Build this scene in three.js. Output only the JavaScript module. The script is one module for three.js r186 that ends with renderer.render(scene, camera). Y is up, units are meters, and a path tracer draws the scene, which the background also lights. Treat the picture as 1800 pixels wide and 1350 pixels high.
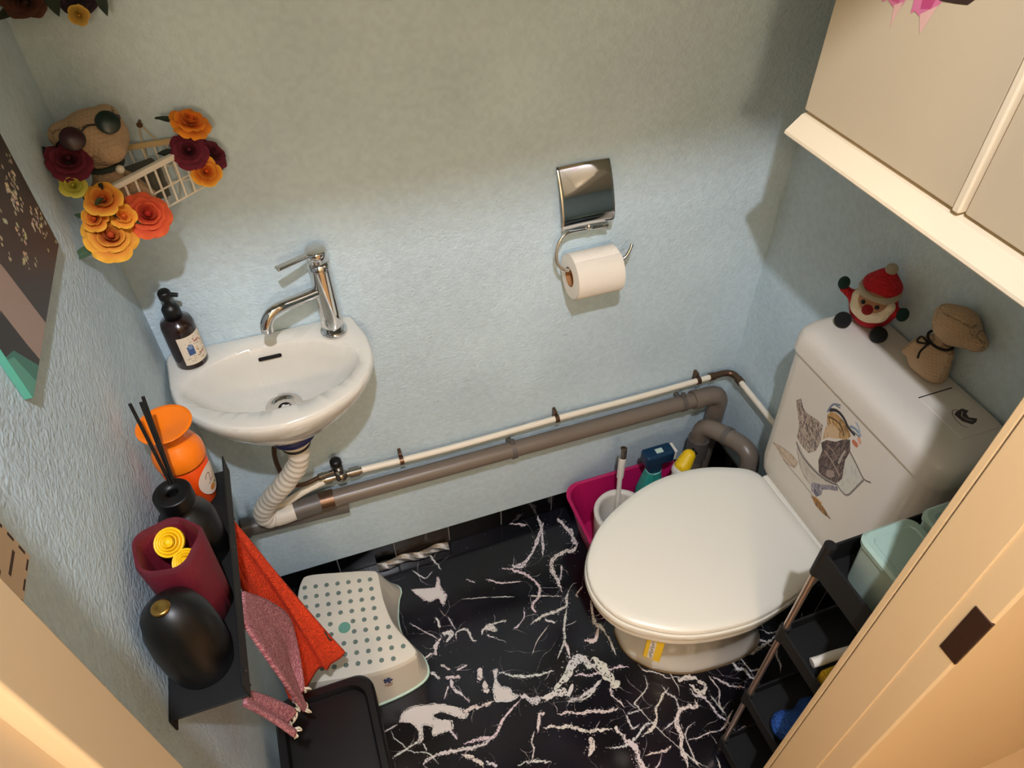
import * as THREE from 'three';
import { RoundedBoxGeometry } from 'three/addons/geometries/RoundedBoxGeometry.js';
import { mergeGeometries, toCreasedNormals, mergeVertices } from 'three/addons/utils/BufferGeometryUtils.js';
import { MarchingCubes } from 'three/addons/objects/MarchingCubes.js';
import { RectAreaLightUniformsLib } from 'three/addons/lights/RectAreaLightUniformsLib.js';

// ------------------------------------------------------------------ camera, light, exposure
const scene = new THREE.Scene();
const camera = new THREE.PerspectiveCamera(55.98, 4 / 3, 0.02, 30);
camera.position.set(0.2755, 1.73, 1.12);
camera.rotation.set(-0.77891, -0.33418, -0.00925, 'YXZ');
scene.add(camera);
const renderer = new THREE.WebGLRenderer({ antialias: true });
renderer.toneMapping = THREE.LinearToneMapping;
renderer.toneMappingExposure = 1.0;
renderer.shadowMap.enabled = true;
RectAreaLightUniformsLib.init();
scene.background = new THREE.Color(0x000000);
const LAMP = { pos: [0.29, 2.38, 1.26], color: 0xf1f4ff, power: 7.0 };          // unseen bulb in the hall, placed to cast the shadows inside the room
const WARM = { pos: [0.1, 1.95, 2.2], color: 0xffe8c8, power: 2.65 };           // unseen warm lamp in the hall, placed to light the upper back wall

// ------------------------------------------------------------------ helpers
let seed = 20231;
const rnd = () => { seed = (seed * 1664525 + 1013904223) >>> 0; return seed / 4294967296; };
const V = (x, y, z) => new THREE.Vector3(x, y, z);
const names = {};
function numbered(n) { const k = names[n] = (names[n] ?? -1) + 1; return k ? `${n}_${String(k).padStart(3, '0')}` : n; }
function thing(name, label, category, pos = [0, 0, 0], turn = 0, group) {
  const o = new THREE.Group(); o.name = numbered(name); scene.add(o);
  o.position.set(...pos); o.rotation.y = turn; o.userData = { label, category };
  if (group) o.userData.group = group;
  return o;
}
function part(name, geo, mat, parent, label) {
  const g = Array.isArray(geo) ? join(geo) : geo;
  const m = new THREE.Mesh(g, mat); m.name = name; m.castShadow = m.receiveShadow = true;
  if (label) m.userData.label = label;
  parent.add(m); return m;
}
function single(name, geo, mat, label, category, group) {
  const m = part(numbered(name), geo, mat, scene); m.userData = { label, category }; if (group) m.userData.group = group; return m;
}
function struct(name, geo, mat, label) {
  const m = part(name, geo, mat, scene); m.userData = { kind: 'structure', label, category: name.split('_')[0] }; return m;
}
function structGroup(name, label, category) { const o = new THREE.Group(); o.name = name; o.userData = { kind: 'structure', label, category }; scene.add(o); return o; }
function join(list) {
  const a = list.map(g => { let h = g.index ? g.toNonIndexed() : g.clone(); for (const k of Object.keys(h.attributes)) if (!['position', 'normal', 'uv', 'color'].includes(k)) h.deleteAttribute(k);
    if (!h.attributes.uv) h.setAttribute('uv', new THREE.Float32BufferAttribute(new Float32Array(h.attributes.position.count * 2), 2)); return h; });
  return mergeGeometries(a);
}
const T = (g, x = 0, y = 0, z = 0, rx = 0, ry = 0, rz = 0) => { if (rx) g.rotateX(rx); if (ry) g.rotateY(ry); if (rz) g.rotateZ(rz); return g.translate(x, y, z); };
// box given by its limits, uv in metres on every face
function box(x0, x1, y0, y1, z0, z1) {
  const g = new THREE.BoxGeometry(x1 - x0, y1 - y0, z1 - z0); g.translate((x0 + x1) / 2, (y0 + y1) / 2, (z0 + z1) / 2); return metreUV(g);
}
function rbox(x0, x1, y0, y1, z0, z1, r = 0.003, seg = 2) {
  const g = new RoundedBoxGeometry(x1 - x0, y1 - y0, z1 - z0, seg, r); g.translate((x0 + x1) / 2, (y0 + y1) / 2, (z0 + z1) / 2); return metreUV(g);
}
function metreUV(g, k = 1) {
  const p = g.attributes.position, n = g.attributes.normal, uv = new Float32Array(p.count * 2);
  for (let i = 0; i < p.count; i++) {
    const ax = Math.abs(n.getX(i)), ay = Math.abs(n.getY(i)), az = Math.abs(n.getZ(i));
    let u, v; if (ax >= ay && ax >= az) { u = p.getZ(i); v = p.getY(i); } else if (ay >= az) { u = p.getX(i); v = p.getZ(i); } else { u = p.getX(i); v = p.getY(i); }
    uv[2 * i] = u * k; uv[2 * i + 1] = v * k;
  }
  g.setAttribute('uv', new THREE.BufferAttribute(uv, 2)); return g;
}
const lathe = (pts, seg = 32) => new THREE.LatheGeometry(pts.map(p => new THREE.Vector2(p[0], p[1])), seg);
function tube(pts, r, seg = 24, rad = 10, tension = 0.5, closed = false) {
  const c = new THREE.CatmullRomCurve3(pts.map(p => V(...p)), closed, 'catmullrom', tension);
  const g = new THREE.TubeGeometry(c, seg, r, rad, closed);
  if (closed) return g;
  const caps = [0, 1].map(t => { const q = c.getPointAt(t), d = c.getTangentAt(t).multiplyScalar(t ? 1 : -1); const k = new THREE.CircleGeometry(r, rad); k.applyQuaternion(new THREE.Quaternion().setFromUnitVectors(V(0, 0, 1), d)); k.translate(q.x, q.y, q.z); return k; });
  return join([g, ...caps]);
}
// straight rod with capped ends
function rod(a, b, r, rad = 10, r2 = r) {
  const A = V(...a), B = V(...b), d = B.clone().sub(A), L = d.length();
  const g = new THREE.CylinderGeometry(r2, r, L, rad); g.translate(0, L / 2, 0);
  g.applyQuaternion(new THREE.Quaternion().setFromUnitVectors(V(0, 1, 0), d.normalize())); return g.translate(A.x, A.y, A.z);
}
// closed rings of equal length joined into one skin
function loft(rings, capA = true, capB = true, crease = 0.6) {
  const n = rings[0].length, pos = [], uv = [], idx = [];
  rings.forEach((R, j) => R.forEach((p, i) => { pos.push(p.x, p.y, p.z); uv.push(i / n, j / (rings.length - 1)); }));
  for (let j = 0; j < rings.length - 1; j++) for (let i = 0; i < n; i++) { const a = j * n + i, b = j * n + (i + 1) % n, c = a + n, d = b + n; idx.push(a, c, b, b, c, d); }
  const cap = (j, flip) => { const R = rings[j], c = R.reduce((s, p) => s.add(p), V(0, 0, 0)).multiplyScalar(1 / n), k = pos.length / 3; pos.push(c.x, c.y, c.z); uv.push(0.5, 0.5); for (let i = 0; i < n; i++) { const a = j * n + i, b = j * n + (i + 1) % n; flip ? idx.push(k, a, b) : idx.push(k, b, a); } };
  if (capA) cap(0, true); if (capB) cap(rings.length - 1, false);
  const g = new THREE.BufferGeometry(); g.setAttribute('position', new THREE.Float32BufferAttribute(pos, 3)); g.setAttribute('uv', new THREE.Float32BufferAttribute(uv, 2)); g.setIndex(idx);
  // make faces look outwards: the volume must be positive
  let vol = 0; const P = i => V(pos[3 * i], pos[3 * i + 1], pos[3 * i + 2]);
  for (let i = 0; i < idx.length; i += 3) vol += P(idx[i]).dot(P(idx[i + 1]).cross(P(idx[i + 2])));
  if (vol < 0 && (capA || capB)) for (let i = 0; i < idx.length; i += 3) { const t = idx[i]; idx[i] = idx[i + 1]; idx[i + 1] = t; }
  g.setIndex(idx); g.computeVertexNormals(); return crease ? toCreasedNormals(g, crease) : g;
}
function rring(x0, x1, z0, z1, r, y, k = 8) {       // rounded rectangle ring in plan
  const out = [], c = [[x1 - r, z1 - r, 0], [x0 + r, z1 - r, 1], [x0 + r, z0 + r, 2], [x1 - r, z0 + r, 3]];
  for (const [cx, cz, q] of c) for (let i = 0; i <= k; i++) { const a = (q + i / k) * Math.PI / 2; out.push(V(cx + r * Math.cos(a), y, cz + r * Math.sin(a))); }
  return out;
}
const oring = (pts, n, y) => { const c = new THREE.CatmullRomCurve3(pts.map(p => V(p[0], 0, p[1])), true, 'catmullrom', 0.5); return c.getSpacedPoints(n).slice(0, n).map(p => V(p.x, y, p.z)); };
const ering = (cx, cz, rx, rz, y, n = 48, t = 0) => Array.from({ length: n }, (_, i) => V(cx + rx * Math.cos(i / n * 2 * Math.PI + t), y, cz + rz * Math.sin(i / n * 2 * Math.PI + t)));
// cloth: a sheet given by a function, with thickness
function sheet(fn, nu, nv, th, uvk = [1, 1]) {
  const g = new THREE.BufferGeometry(), pos = [], uv = [], idx = [];
  const P = (i, j) => fn(i / nu, j / nv);
  const N = (i, j) => { const u = i / nu, v = j / nv, e = 1e-3; const du = fn(Math.min(1, u + e), v).sub(fn(Math.max(0, u - e), v)), dv = fn(u, Math.min(1, v + e)).sub(fn(u, Math.max(0, v - e))); return du.cross(dv).normalize(); };
  for (let s = 0; s < 2; s++) for (let j = 0; j <= nv; j++) for (let i = 0; i <= nu; i++) { const p = P(i, j).add(N(i, j).multiplyScalar(s ? -th / 2 : th / 2)); pos.push(p.x, p.y, p.z); uv.push(i / nu * uvk[0], j / nv * uvk[1]); }
  const W = nu + 1, M = W * (nv + 1), q = (a, b, c, d) => idx.push(a, b, c, b, d, c);
  for (let j = 0; j < nv; j++) for (let i = 0; i < nu; i++) { const a = j * W + i; q(a, a + 1, a + W, a + W + 1); q(M + a + 1, M + a, M + a + W + 1, M + a + W); }
  for (let i = 0; i < nu; i++) { q(M + i, M + i + 1, i, i + 1); const a = nv * W + i; q(a, a + 1, M + a, M + a + 1); }
  for (let j = 0; j < nv; j++) { const a = j * W; q(a, a + W, M + a, M + a + W); const b = a + nu; q(M + b, M + b + W, b, b + W); }
  g.setAttribute('position', new THREE.Float32BufferAttribute(pos, 3)); g.setAttribute('uv', new THREE.Float32BufferAttribute(uv, 2)); g.setIndex(idx); g.computeVertexNormals(); return g;
}
// soft toys: smooth union of ellipsoids and capsules meshed on a grid
function blob(prims, res = 44, k = 0.008) {
  const lo = V(1e9, 1e9, 1e9), hi = V(-1e9, -1e9, -1e9);
  for (const p of prims) { const m = Math.max(...[].concat(p.r)); for (const c of [p.c, p.d ?? p.c]) { lo.min(V(c[0] - m, c[1] - m, c[2] - m)); hi.max(V(c[0] + m, c[1] + m, c[2] + m)); } }
  const ctr = lo.clone().add(hi).multiplyScalar(0.5), half = Math.max(hi.x - lo.x, hi.y - lo.y, hi.z - lo.z) / 2 * 1.18;
  const sd = q => { let s = 1e9; for (const p of prims) { let d;
      if (p.d) { const a = V(...p.c), b = V(...p.d), ab = b.clone().sub(a), t = Math.min(1, Math.max(0, q.clone().sub(a).dot(ab) / ab.lengthSq())); d = q.distanceTo(a.addScaledVector(ab, t)) - (p.r[0] + (p.r[1] - p.r[0]) * t); }
      else { const R = Array.isArray(p.r) ? p.r : [p.r, p.r, p.r], w = V((q.x - p.c[0]) / R[0], (q.y - p.c[1]) / R[1], (q.z - p.c[2]) / R[2]), l = w.length(); d = (l - 1) * Math.min(...R); }
      const h = Math.max(k - Math.abs(s - d), 0) / k; s = Math.min(s, d) - h * h * k / 4; } return s; };
  const mc = new MarchingCubes(res, new THREE.MeshBasicMaterial(), false, false, 60000); mc.isolation = 0;
  const q = V(0, 0, 0);
  for (let z = 0; z < res; z++) for (let y = 0; y < res; y++) for (let x = 0; x < res; x++) { q.set(x, y, z).multiplyScalar(2 / res).addScalar(-1).multiplyScalar(half).add(ctr); mc.field[x + y * res + z * res * res] = -sd(q); }
  mc.update();
  const g = new THREE.BufferGeometry(), n = mc.count;
  g.setAttribute('position', new THREE.Float32BufferAttribute(mc.positionArray.slice(0, n * 3), 3)); g.setAttribute('normal', new THREE.Float32BufferAttribute(mc.normalArray.slice(0, n * 3), 3));
  g.scale(half, half, half); g.translate(ctr.x, ctr.y, ctr.z);
  return metreUV(mergeVerticesSafe(g));
}
function mergeVerticesSafe(g) { g.deleteAttribute('normal'); let h = mergeVertices(g, 1e-5); h.computeVertexNormals(); return h; }

// ------------------------------------------------------------------ textures
function hash2(x, y, s) { let h = (x * 374761393 + y * 668265263 + s * 974634777) | 0; h = Math.imul(h ^ (h >>> 13), 1274126177); return ((h ^ (h >>> 16)) >>> 0) / 4294967296; }
function pn(x, y, per, s) { const xi = Math.floor(x), yi = Math.floor(y), fx = x - xi, fy = y - yi, m = v => ((v % per) + per) % per, sm = t => t * t * (3 - 2 * t);
  const a = hash2(m(xi), m(yi), s), b = hash2(m(xi + 1), m(yi), s), c = hash2(m(xi), m(yi + 1), s), d = hash2(m(xi + 1), m(yi + 1), s), u = sm(fx), w = sm(fy);
  return a + (b - a) * u + (c - a) * w + (a - b - c + d) * u * w; }
function dataTex(n, fn, rep, srgb = false) {
  const d = new Uint8Array(n * n * 4);
  for (let j = 0; j < n; j++) for (let i = 0; i < n; i++) { const v = fn(i / n, j / n), k = 4 * (j * n + i); const c = Array.isArray(v) ? v : [v, v, v]; for (let q = 0; q < 3; q++) d[k + q] = Math.max(0, Math.min(255, c[q] * 255)); d[k + 3] = 255; }
  const t = new THREE.DataTexture(d, n, n); t.wrapS = t.wrapT = THREE.RepeatWrapping; t.magFilter = THREE.LinearFilter; t.minFilter = THREE.LinearMipmapLinearFilter; t.generateMipmaps = true;
  if (srgb) t.colorSpace = THREE.SRGBColorSpace; t.repeat.set(rep, rep); t.needsUpdate = true; return t;
}
const plasterBump = dataTex(512, (u, v) => 0.4 * pn(u * 110, v * 110, 110, 1) + 0.15 * pn(u * 45, v * 45, 45, 2) + 0.45 * pn(u * 200, v * 200, 200, 3), 2.0);
const plasterTone = dataTex(256, (u, v) => { const k = 0.94 + 0.06 * pn(u * 8, v * 8, 8, 4) - 0.05 * (pn(u * 120, v * 120, 120, 5) - 0.5); return [k, k, k]; }, 1.1, true);
const terryBump = dataTex(256, (u, v) => 0.6 * pn(u * 64, v * 64, 64, 6) + 0.4 * pn(u * 128, v * 128, 128, 7), 6);
const terryTone = dataTex(256, (u, v) => { const k = 0.8 + 0.2 * pn(u * 64, v * 64, 64, 8) ; return [k, k, k]; }, 6, true);
const knitBump = dataTex(256, (u, v) => { const a = u * 16, b = v * 16, f = Math.abs(((a + (Math.floor(b) % 2) * 0.5) % 1) - 0.5) * 2; return 0.5 + 0.5 * Math.sin((b % 1) * Math.PI) * (1 - f * f) - 0.15 * pn(u * 64, v * 64, 64, 9); }, 12);
const smudge = dataTex(256, (u, v) => { const k = 0.35 + 0.4 * pn(u * 9, v * 9, 9, 10) + 0.25 * pn(u * 40, v * 40, 40, 11); return [k, k, k]; }, 1);
function canvasTex(w, h, draw) { const c = document.createElement('canvas'); c.width = w; c.height = h; const x = c.getContext('2d'); draw(x, w, h); const t = new THREE.CanvasTexture(c); t.colorSpace = THREE.SRGBColorSpace; t.anisotropy = 8; return t; }

// ------------------------------------------------------------------ materials
const M = (color, roughness = 0.5, o = {}) => new THREE.MeshStandardMaterial({ color, roughness, side: THREE.DoubleSide, ...o });
const PH = (color, roughness, o) => new THREE.MeshPhysicalMaterial({ color, roughness, side: THREE.DoubleSide, ...o });
const m = {
  wall: M(0xcadde5, 0.85, { bumpMap: plasterBump, bumpScale: 0.0014, map: plasterTone }),
  ceiling: M(0xe9e5dc, 0.9), hall: M(0xb8a684, 0.85), hallFloor: M(0xb8956a, 0.5),
  frame: M(0xd2b78e, 0.38), groove: M(0x6a5436, 0.8), strike: M(0x3a2317, 0.45, { metalness: 0.3 }),
  tile: M(0x0b0a0b, 0.12), tileReflection: M(0x2c241e, 0.14), grout: M(0x8b8782, 0.9),
  ceramic: PH(0xdad6cb, 0.16, { clearcoat: 0.6, clearcoatRoughness: 0.08 }), plastic: PH(0xe2dfd3, 0.3, {}), tank: PH(0xd6cfc3, 0.28, {}),
  bowl: PH(0xcfc8bb, 0.2, { clearcoat: 0.5 }), grime: M(0x7d6440, 0.8),
  chrome: M(0xd8d8d8, 0.07, { metalness: 1 }), steel: M(0x9a958c, 0.25, { metalness: 1 }), brass: M(0xb08c4c, 0.3, { metalness: 1 }), bronze: M(0x6b5240, 0.35, { metalness: 0.8 }),
  black: M(0x070606, 0.42), blackMetal: M(0x040404, 0.65), post: M(0xb09a8c, 0.28, { metalness: 0.85 }), blackGloss: M(0x080707, 0.12), darkHole: M(0x050404, 0.9),
  greyPipe: PH(0x75695d, 0.34, {}), greyPipeDark: PH(0x5e5852, 0.4, {}), whitePipe: M(0xe9dfcc, 0.35), hose: M(0xe0d6c5, 0.5), blue: M(0x232b66, 0.5),
  paper: M(0xfdf3e2, 0.95, { bumpMap: terryBump, bumpScale: 0.0006 }), card: M(0xa8754a, 0.9),
  knit: M(0xb89c7c, 0.95, { bumpMap: knitBump, bumpScale: 0.0018 }), knitRed: M(0xb5121f, 0.9, { bumpMap: knitBump, bumpScale: 0.0016 }), knitWhite: M(0xe8dcc0, 0.9, { bumpMap: terryBump, bumpScale: 0.0016 }), knitGreen: M(0x15493f, 0.9, { bumpMap: knitBump, bumpScale: 0.0016 }), knitBlack: M(0x0e0f10, 0.9, { bumpMap: knitBump, bumpScale: 0.0016 }), skin: M(0xd9a07a, 0.9, { bumpMap: knitBump, bumpScale: 0.0012 }), noseRed: M(0xc31522, 0.9, { bumpMap: knitBump, bumpScale: 0.001 }),
  cabinet: PH(0xcdbc9e, 0.3, {}), cabinetLip: PH(0xf0dfc0, 0.35, {}),
  mint: PH(0xb4cfc2, 0.35, { transmission: 0.15, thickness: 0 }), mintBody: PH(0xc6dbcf, 0.4, { transmission: 0.25, thickness: 0 }),
  pink: PH(0xc2185f, 0.35, {}), pinkEdge: PH(0xd63a78, 0.35, {}), teal: M(0x2fa093, 0.35), navy: M(0x0d3552, 0.35), yellow: M(0xf2c510, 0.4), white: M(0xe9e2d6, 0.45), stoolWhite: M(0xe6dfcf, 0.5), dot: M(0x6f8078, 0.8), stoolGreen: M(0xbfdccb, 0.6), dotBig: M(0x6ea695, 0.8),
  orangeTowel: M(0xff4a16, 0.98, { bumpMap: terryBump, bumpScale: 0.003, map: terryTone }), towelHem: M(0xf03f12, 0.95, { bumpMap: terryBump, bumpScale: 0.0012 }),
  pinkTowel: M(0xd6a3a8, 0.98, { bumpMap: terryBump, bumpScale: 0.002, map: dataTex(256, (u, v) => { const a = pn(u * 90, v * 90, 90, 12); return a > 0.55 ? [0.97, 0.9, 0.9] : [0.74, 0.55, 0.6]; }, 9, true) }), fringe: M(0xf0e4d0, 0.95),
  amber: PH(0x241210, 0.18, { clearcoat: 0.4 }), orangeP: PH(0xf57a12, 0.3, {}), orangeGlass: PH(0xe24a10, 0.2, {}), burg: M(0x6d1626, 0.55, { bumpMap: terryBump, bumpScale: 0.0005 }),
  wire: M(0xeee6d6, 0.4), wood: M(0xc9ae7c, 0.7), leaf: M(0x3d5438, 0.8), leafDark: M(0x27332a, 0.85), stem: M(0x57643a, 0.8), petal: M(0xffffff, 0.85, { vertexColors: true }),
  lens: PH(0x12281f, 0.3, {}), lensRed: PH(0x34161c, 0.3, {}), greyCard: M(0x55554c, 0.7), pearl: PH(0xe8dcc8, 0.2, { clearcoat: 1 }),
  bin: M(0x0c0a0a, 0.42), binLid: M(0x050404, 0.5), metallic: M(0x6a655f, 0.4, { metalness: 0.8 })
};
m.stickerY = M(0xe9c22a, 0.4);
// ------------------------------------------------------------------ the room
const W = 1.286, DZ = 0.86, H = 2.66;          // inner width, inner depth, height
const SK = 0.078;                              // height of the tile skirting
struct('wall_back', join([box(-0.1, W + 0.1, SK, H, -0.1, 0), box(-0.1, W + 0.1, -0.1, SK, -0.1, -0.012)]), m.wall, 'pale blue textured wall behind the washbasin');
struct('wall_left', box(-0.1, 0, -0.1, H, 0, DZ + 0.09), m.wall, 'pale blue textured wall with the black shelf');
struct('wall_right', box(W, W + 0.1, -0.1, H, 0, DZ + 0.09), m.wall, 'pale blue textured wall behind the cistern');
struct('wall_front', join([box(0, 0.062, -0.1, H, DZ, DZ + 0.084), box(0.89, W, -0.1, H, DZ, DZ + 0.084), box(0.062, 0.89, 2.075, H, DZ, DZ + 0.084)]), m.wall, 'pale blue wall around the doorway');
struct('ceiling', box(-1.2, 2.6, H, H + 0.1, -0.1, 2.7), m.ceiling, 'white ceiling');
// unseen hall behind the camera; wall tone set for the light it bounces in
struct('floor_hall', box(-1.2, 2.6, -0.1, 0, DZ + 0.09, 2.7), m.hallFloor, 'brown hall floor');
struct('wall_hall_far', box(-1.2, 2.6, 0, H, 2.6, 2.7), m.hall, 'unseen cream hall wall opposite the doorway');
struct('wall_hall_left', box(-1.2, -1.1, 0, H, DZ + 0.09, 2.6), m.hall, 'unseen cream wall at the left end of the hall');
struct('wall_hall_right', box(2.5, 2.6, 0, H, DZ + 0.09, 2.6), m.hall, 'unseen cream wall at the right end of the hall');
struct('wall_hall_near', join([box(-1.1, 0.0, 0, H, DZ + 0.084, DZ + 0.0895), box(W, 2.5, 0, H, DZ + 0.084, DZ + 0.0895), box(0, W, 2.14, H, DZ + 0.084, DZ + 0.0895)]), m.hall, 'unseen cream hall face of the wall around the doorway');

// floor: black sheet vinyl printed with white marble veins
const VEINS = [[0.0092,0.738,-0.0,0.736,0.033,0.723,0.078,0.707,0.124],[0.0103,0.748,0.024,0.71,0.073,0.682,0.106,0.647,0.132,0.615,0.128],[0.0071,0.587,0.126,0.621,0.143,0.646,0.172,0.662,0.21,0.65,0.237,0.626,0.255,0.628,0.277],[0.0101,0.811,0.123,0.788,0.14,0.761,0.135,0.726,0.147,0.714,0.168,0.715,0.201,0.711,0.251],[0.0053,0.742,0.17,0.729,0.202,0.709,0.215],[0.0024,0.458,0.176,0.515,0.191,0.591,0.216],[0.0035,0.626,0.226,0.707,0.256],[0.0014,0.666,0.215,0.713,0.232],[0.0043,0.405,0.011,0.42,0.037,0.431,0.073],[0.0029,0.357,0.048,0.383,0.084,0.407,0.07],[0.0035,0.487,0.123,0.506,0.142],[0.0042,0.535,0.142,0.573,0.166,0.622,0.18],[0.0031,0.314,0.195,0.342,0.227,0.372,0.263],[0.0076,0.382,0.201,0.384,0.231],[0.0102,0.386,0.247,0.406,0.261,0.389,0.273],[0.0054,0.414,0.278,0.42,0.259,0.446,0.261,0.45,0.291,0.461,0.298],[0.0085,0.375,0.264,0.358,0.279,0.355,0.302],[0.0047,0.324,0.298,0.354,0.291],[0.0031,0.41,0.211,0.421,0.252],[0.0061,0.489,0.294,0.509,0.303],[0.0041,0.557,0.301,0.573,0.295,0.595,0.278,0.603,0.254],[0.0075,0.606,0.3,0.648,0.289,0.675,0.291,0.709,0.285,0.718,0.265,0.732,0.247],[0.0061,0.643,0.302,0.664,0.319],[0.0069,0.707,0.292,0.683,0.335,0.668,0.372,0.634,0.409],[0.0061,0.669,0.373,0.665,0.42],[0.0024,0.645,0.321,0.604,0.349,0.579,0.379],[0.0049,0.746,0.275,0.747,0.264,0.771,0.249],[0.0069,0.774,0.293,0.763,0.334,0.763,0.364,0.77,0.373],[0.0094,0.714,0.389,0.742,0.395,0.759,0.373],[0.0111,0.79,0.025,0.8,0.057,0.806,0.09,0.806,0.125],[0.0051,0.654,-0.003,0.701,0.016],[0.0047,0.478,0.287,0.485,0.275,0.509,0.273],[0.0052,0.265,0.483,0.238,0.488,0.201,0.497],[0.0039,0.273,0.489,0.277,0.508],[0.0045,0.34,0.481,0.348,0.507],[0.0065,0.365,0.46,0.405,0.45,0.422,0.456,0.457,0.453],[0.0059,0.487,0.393,0.521,0.415,0.562,0.429,0.616,0.433],[0.0099,0.447,0.365,0.442,0.393],[0.0099,0.445,0.404,0.446,0.43],[0.0098,0.515,0.461,0.544,0.484,0.558,0.483],[0.0197,0.594,0.48,0.639,0.457,0.663,0.433,0.691,0.429,0.712,0.46],[0.0131,0.56,0.484,0.602,0.486,0.626,0.497,0.641,0.484],[0.0065,0.616,0.513,0.658,0.521,0.693,0.509],[0.0071,0.583,0.532,0.674,0.558,0.721,0.569],[0.0071,0.541,0.55,0.594,0.566,0.64,0.591,0.691,0.605],[0.0064,0.261,0.533,0.281,0.523,0.327,0.528,0.372,0.536,0.401,0.538,0.432,0.528],[0.0064,0.358,0.522,0.4,0.523,0.432,0.528,0.464,0.498,0.513,0.473],[0.0045,0.519,0.551,0.506,0.569,0.505,0.586,0.491,0.609],[0.0064,0.526,0.556,0.544,0.518,0.555,0.522],[0.0053,0.331,0.337,0.351,0.357],[0.0066,0.362,0.361,0.398,0.371],[0.0073,0.372,0.371,0.372,0.394,0.389,0.419],[0.004,0.362,0.384,0.345,0.41],[0.0046,0.393,0.353,0.42,0.349],[0.0039,0.389,0.419,0.4,0.436],[0.004,0.359,0.327,0.38,0.345],[0.0058,0.347,0.541,0.372,0.556,0.387,0.583],[0.0064,0.396,0.573,0.413,0.593],[0.0051,0.459,0.606,0.492,0.607,0.533,0.624],[0.0097,0.633,0.606,0.631,0.626,0.614,0.642],[0.0033,0.191,0.436,0.228,0.429],[0.0069,0.764,0.331,0.759,0.351,0.77,0.373,0.775,0.414,0.772,0.451],[0.0167,0.713,0.437,0.729,0.47,0.735,0.501,0.745,0.521],[0.0053,0.691,0.426,0.702,0.44,0.714,0.474],[0.0166,0.652,0.439,0.676,0.43,0.694,0.427],[0.0078,0.62,0.514,0.64,0.515,0.682,0.508,0.716,0.491],[0.0053,0.729,0.512,0.722,0.535,0.739,0.569],[0.0046,0.733,0.588,0.734,0.619,0.754,0.617],[0.0033,0.737,0.587,0.768,0.589],[0.003,0.817,0.518,0.812,0.542,0.795,0.555,0.765,0.569,0.768,0.583,0.788,0.638,0.811,0.687,0.835,0.729,0.855,0.75],[0.0084,0.905,0.607,0.897,0.626,0.878,0.619,0.857,0.62,0.835,0.643,0.832,0.671,0.817,0.698,0.816,0.723,0.813,0.735],[0.0101,0.886,0.555,0.918,0.56,0.943,0.588,0.925,0.601,0.906,0.575],[0.0041,0.962,0.573,0.968,0.61,0.952,0.636,0.952,0.664],[0.0054,0.971,0.576,1.0,0.609,1.029,0.623],[0.0034,0.942,0.614,0.95,0.657],[0.0129,0.707,0.627,0.721,0.658,0.72,0.685,0.722,0.704],[0.0045,0.735,0.68,0.781,0.688,0.8,0.683],[0.0065,0.696,0.605,0.706,0.629],[0.0042,1.058,0.554,1.065,0.593,1.085,0.597],[0.0087,1.078,0.551,1.113,0.553,1.177,0.54],[0.0067,0.96,0.705,0.979,0.706]];
const PATCHES = [[0.341,0.103,0.401,0.12,0.415,0.093,0.416,0.129,0.421,0.155,0.408,0.177,0.402,0.152,0.378,0.155,0.364,0.142,0.349,0.121],[0.485,0.275,0.518,0.287,0.513,0.27,0.547,0.272,0.504,0.267],[0.232,0.425,0.245,0.408,0.271,0.402,0.325,0.415,0.371,0.441,0.386,0.461,0.375,0.467,0.35,0.448,0.329,0.435,0.31,0.437,0.314,0.448,0.346,0.462,0.343,0.482,0.316,0.481,0.299,0.481,0.303,0.46,0.282,0.451,0.277,0.47,0.273,0.481,0.265,0.483,0.271,0.459,0.259,0.437],[0.475,0.382,0.486,0.386,0.476,0.405,0.482,0.427,0.5,0.44,0.501,0.453,0.515,0.461,0.494,0.466,0.46,0.454,0.463,0.426,0.472,0.407]];

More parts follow.
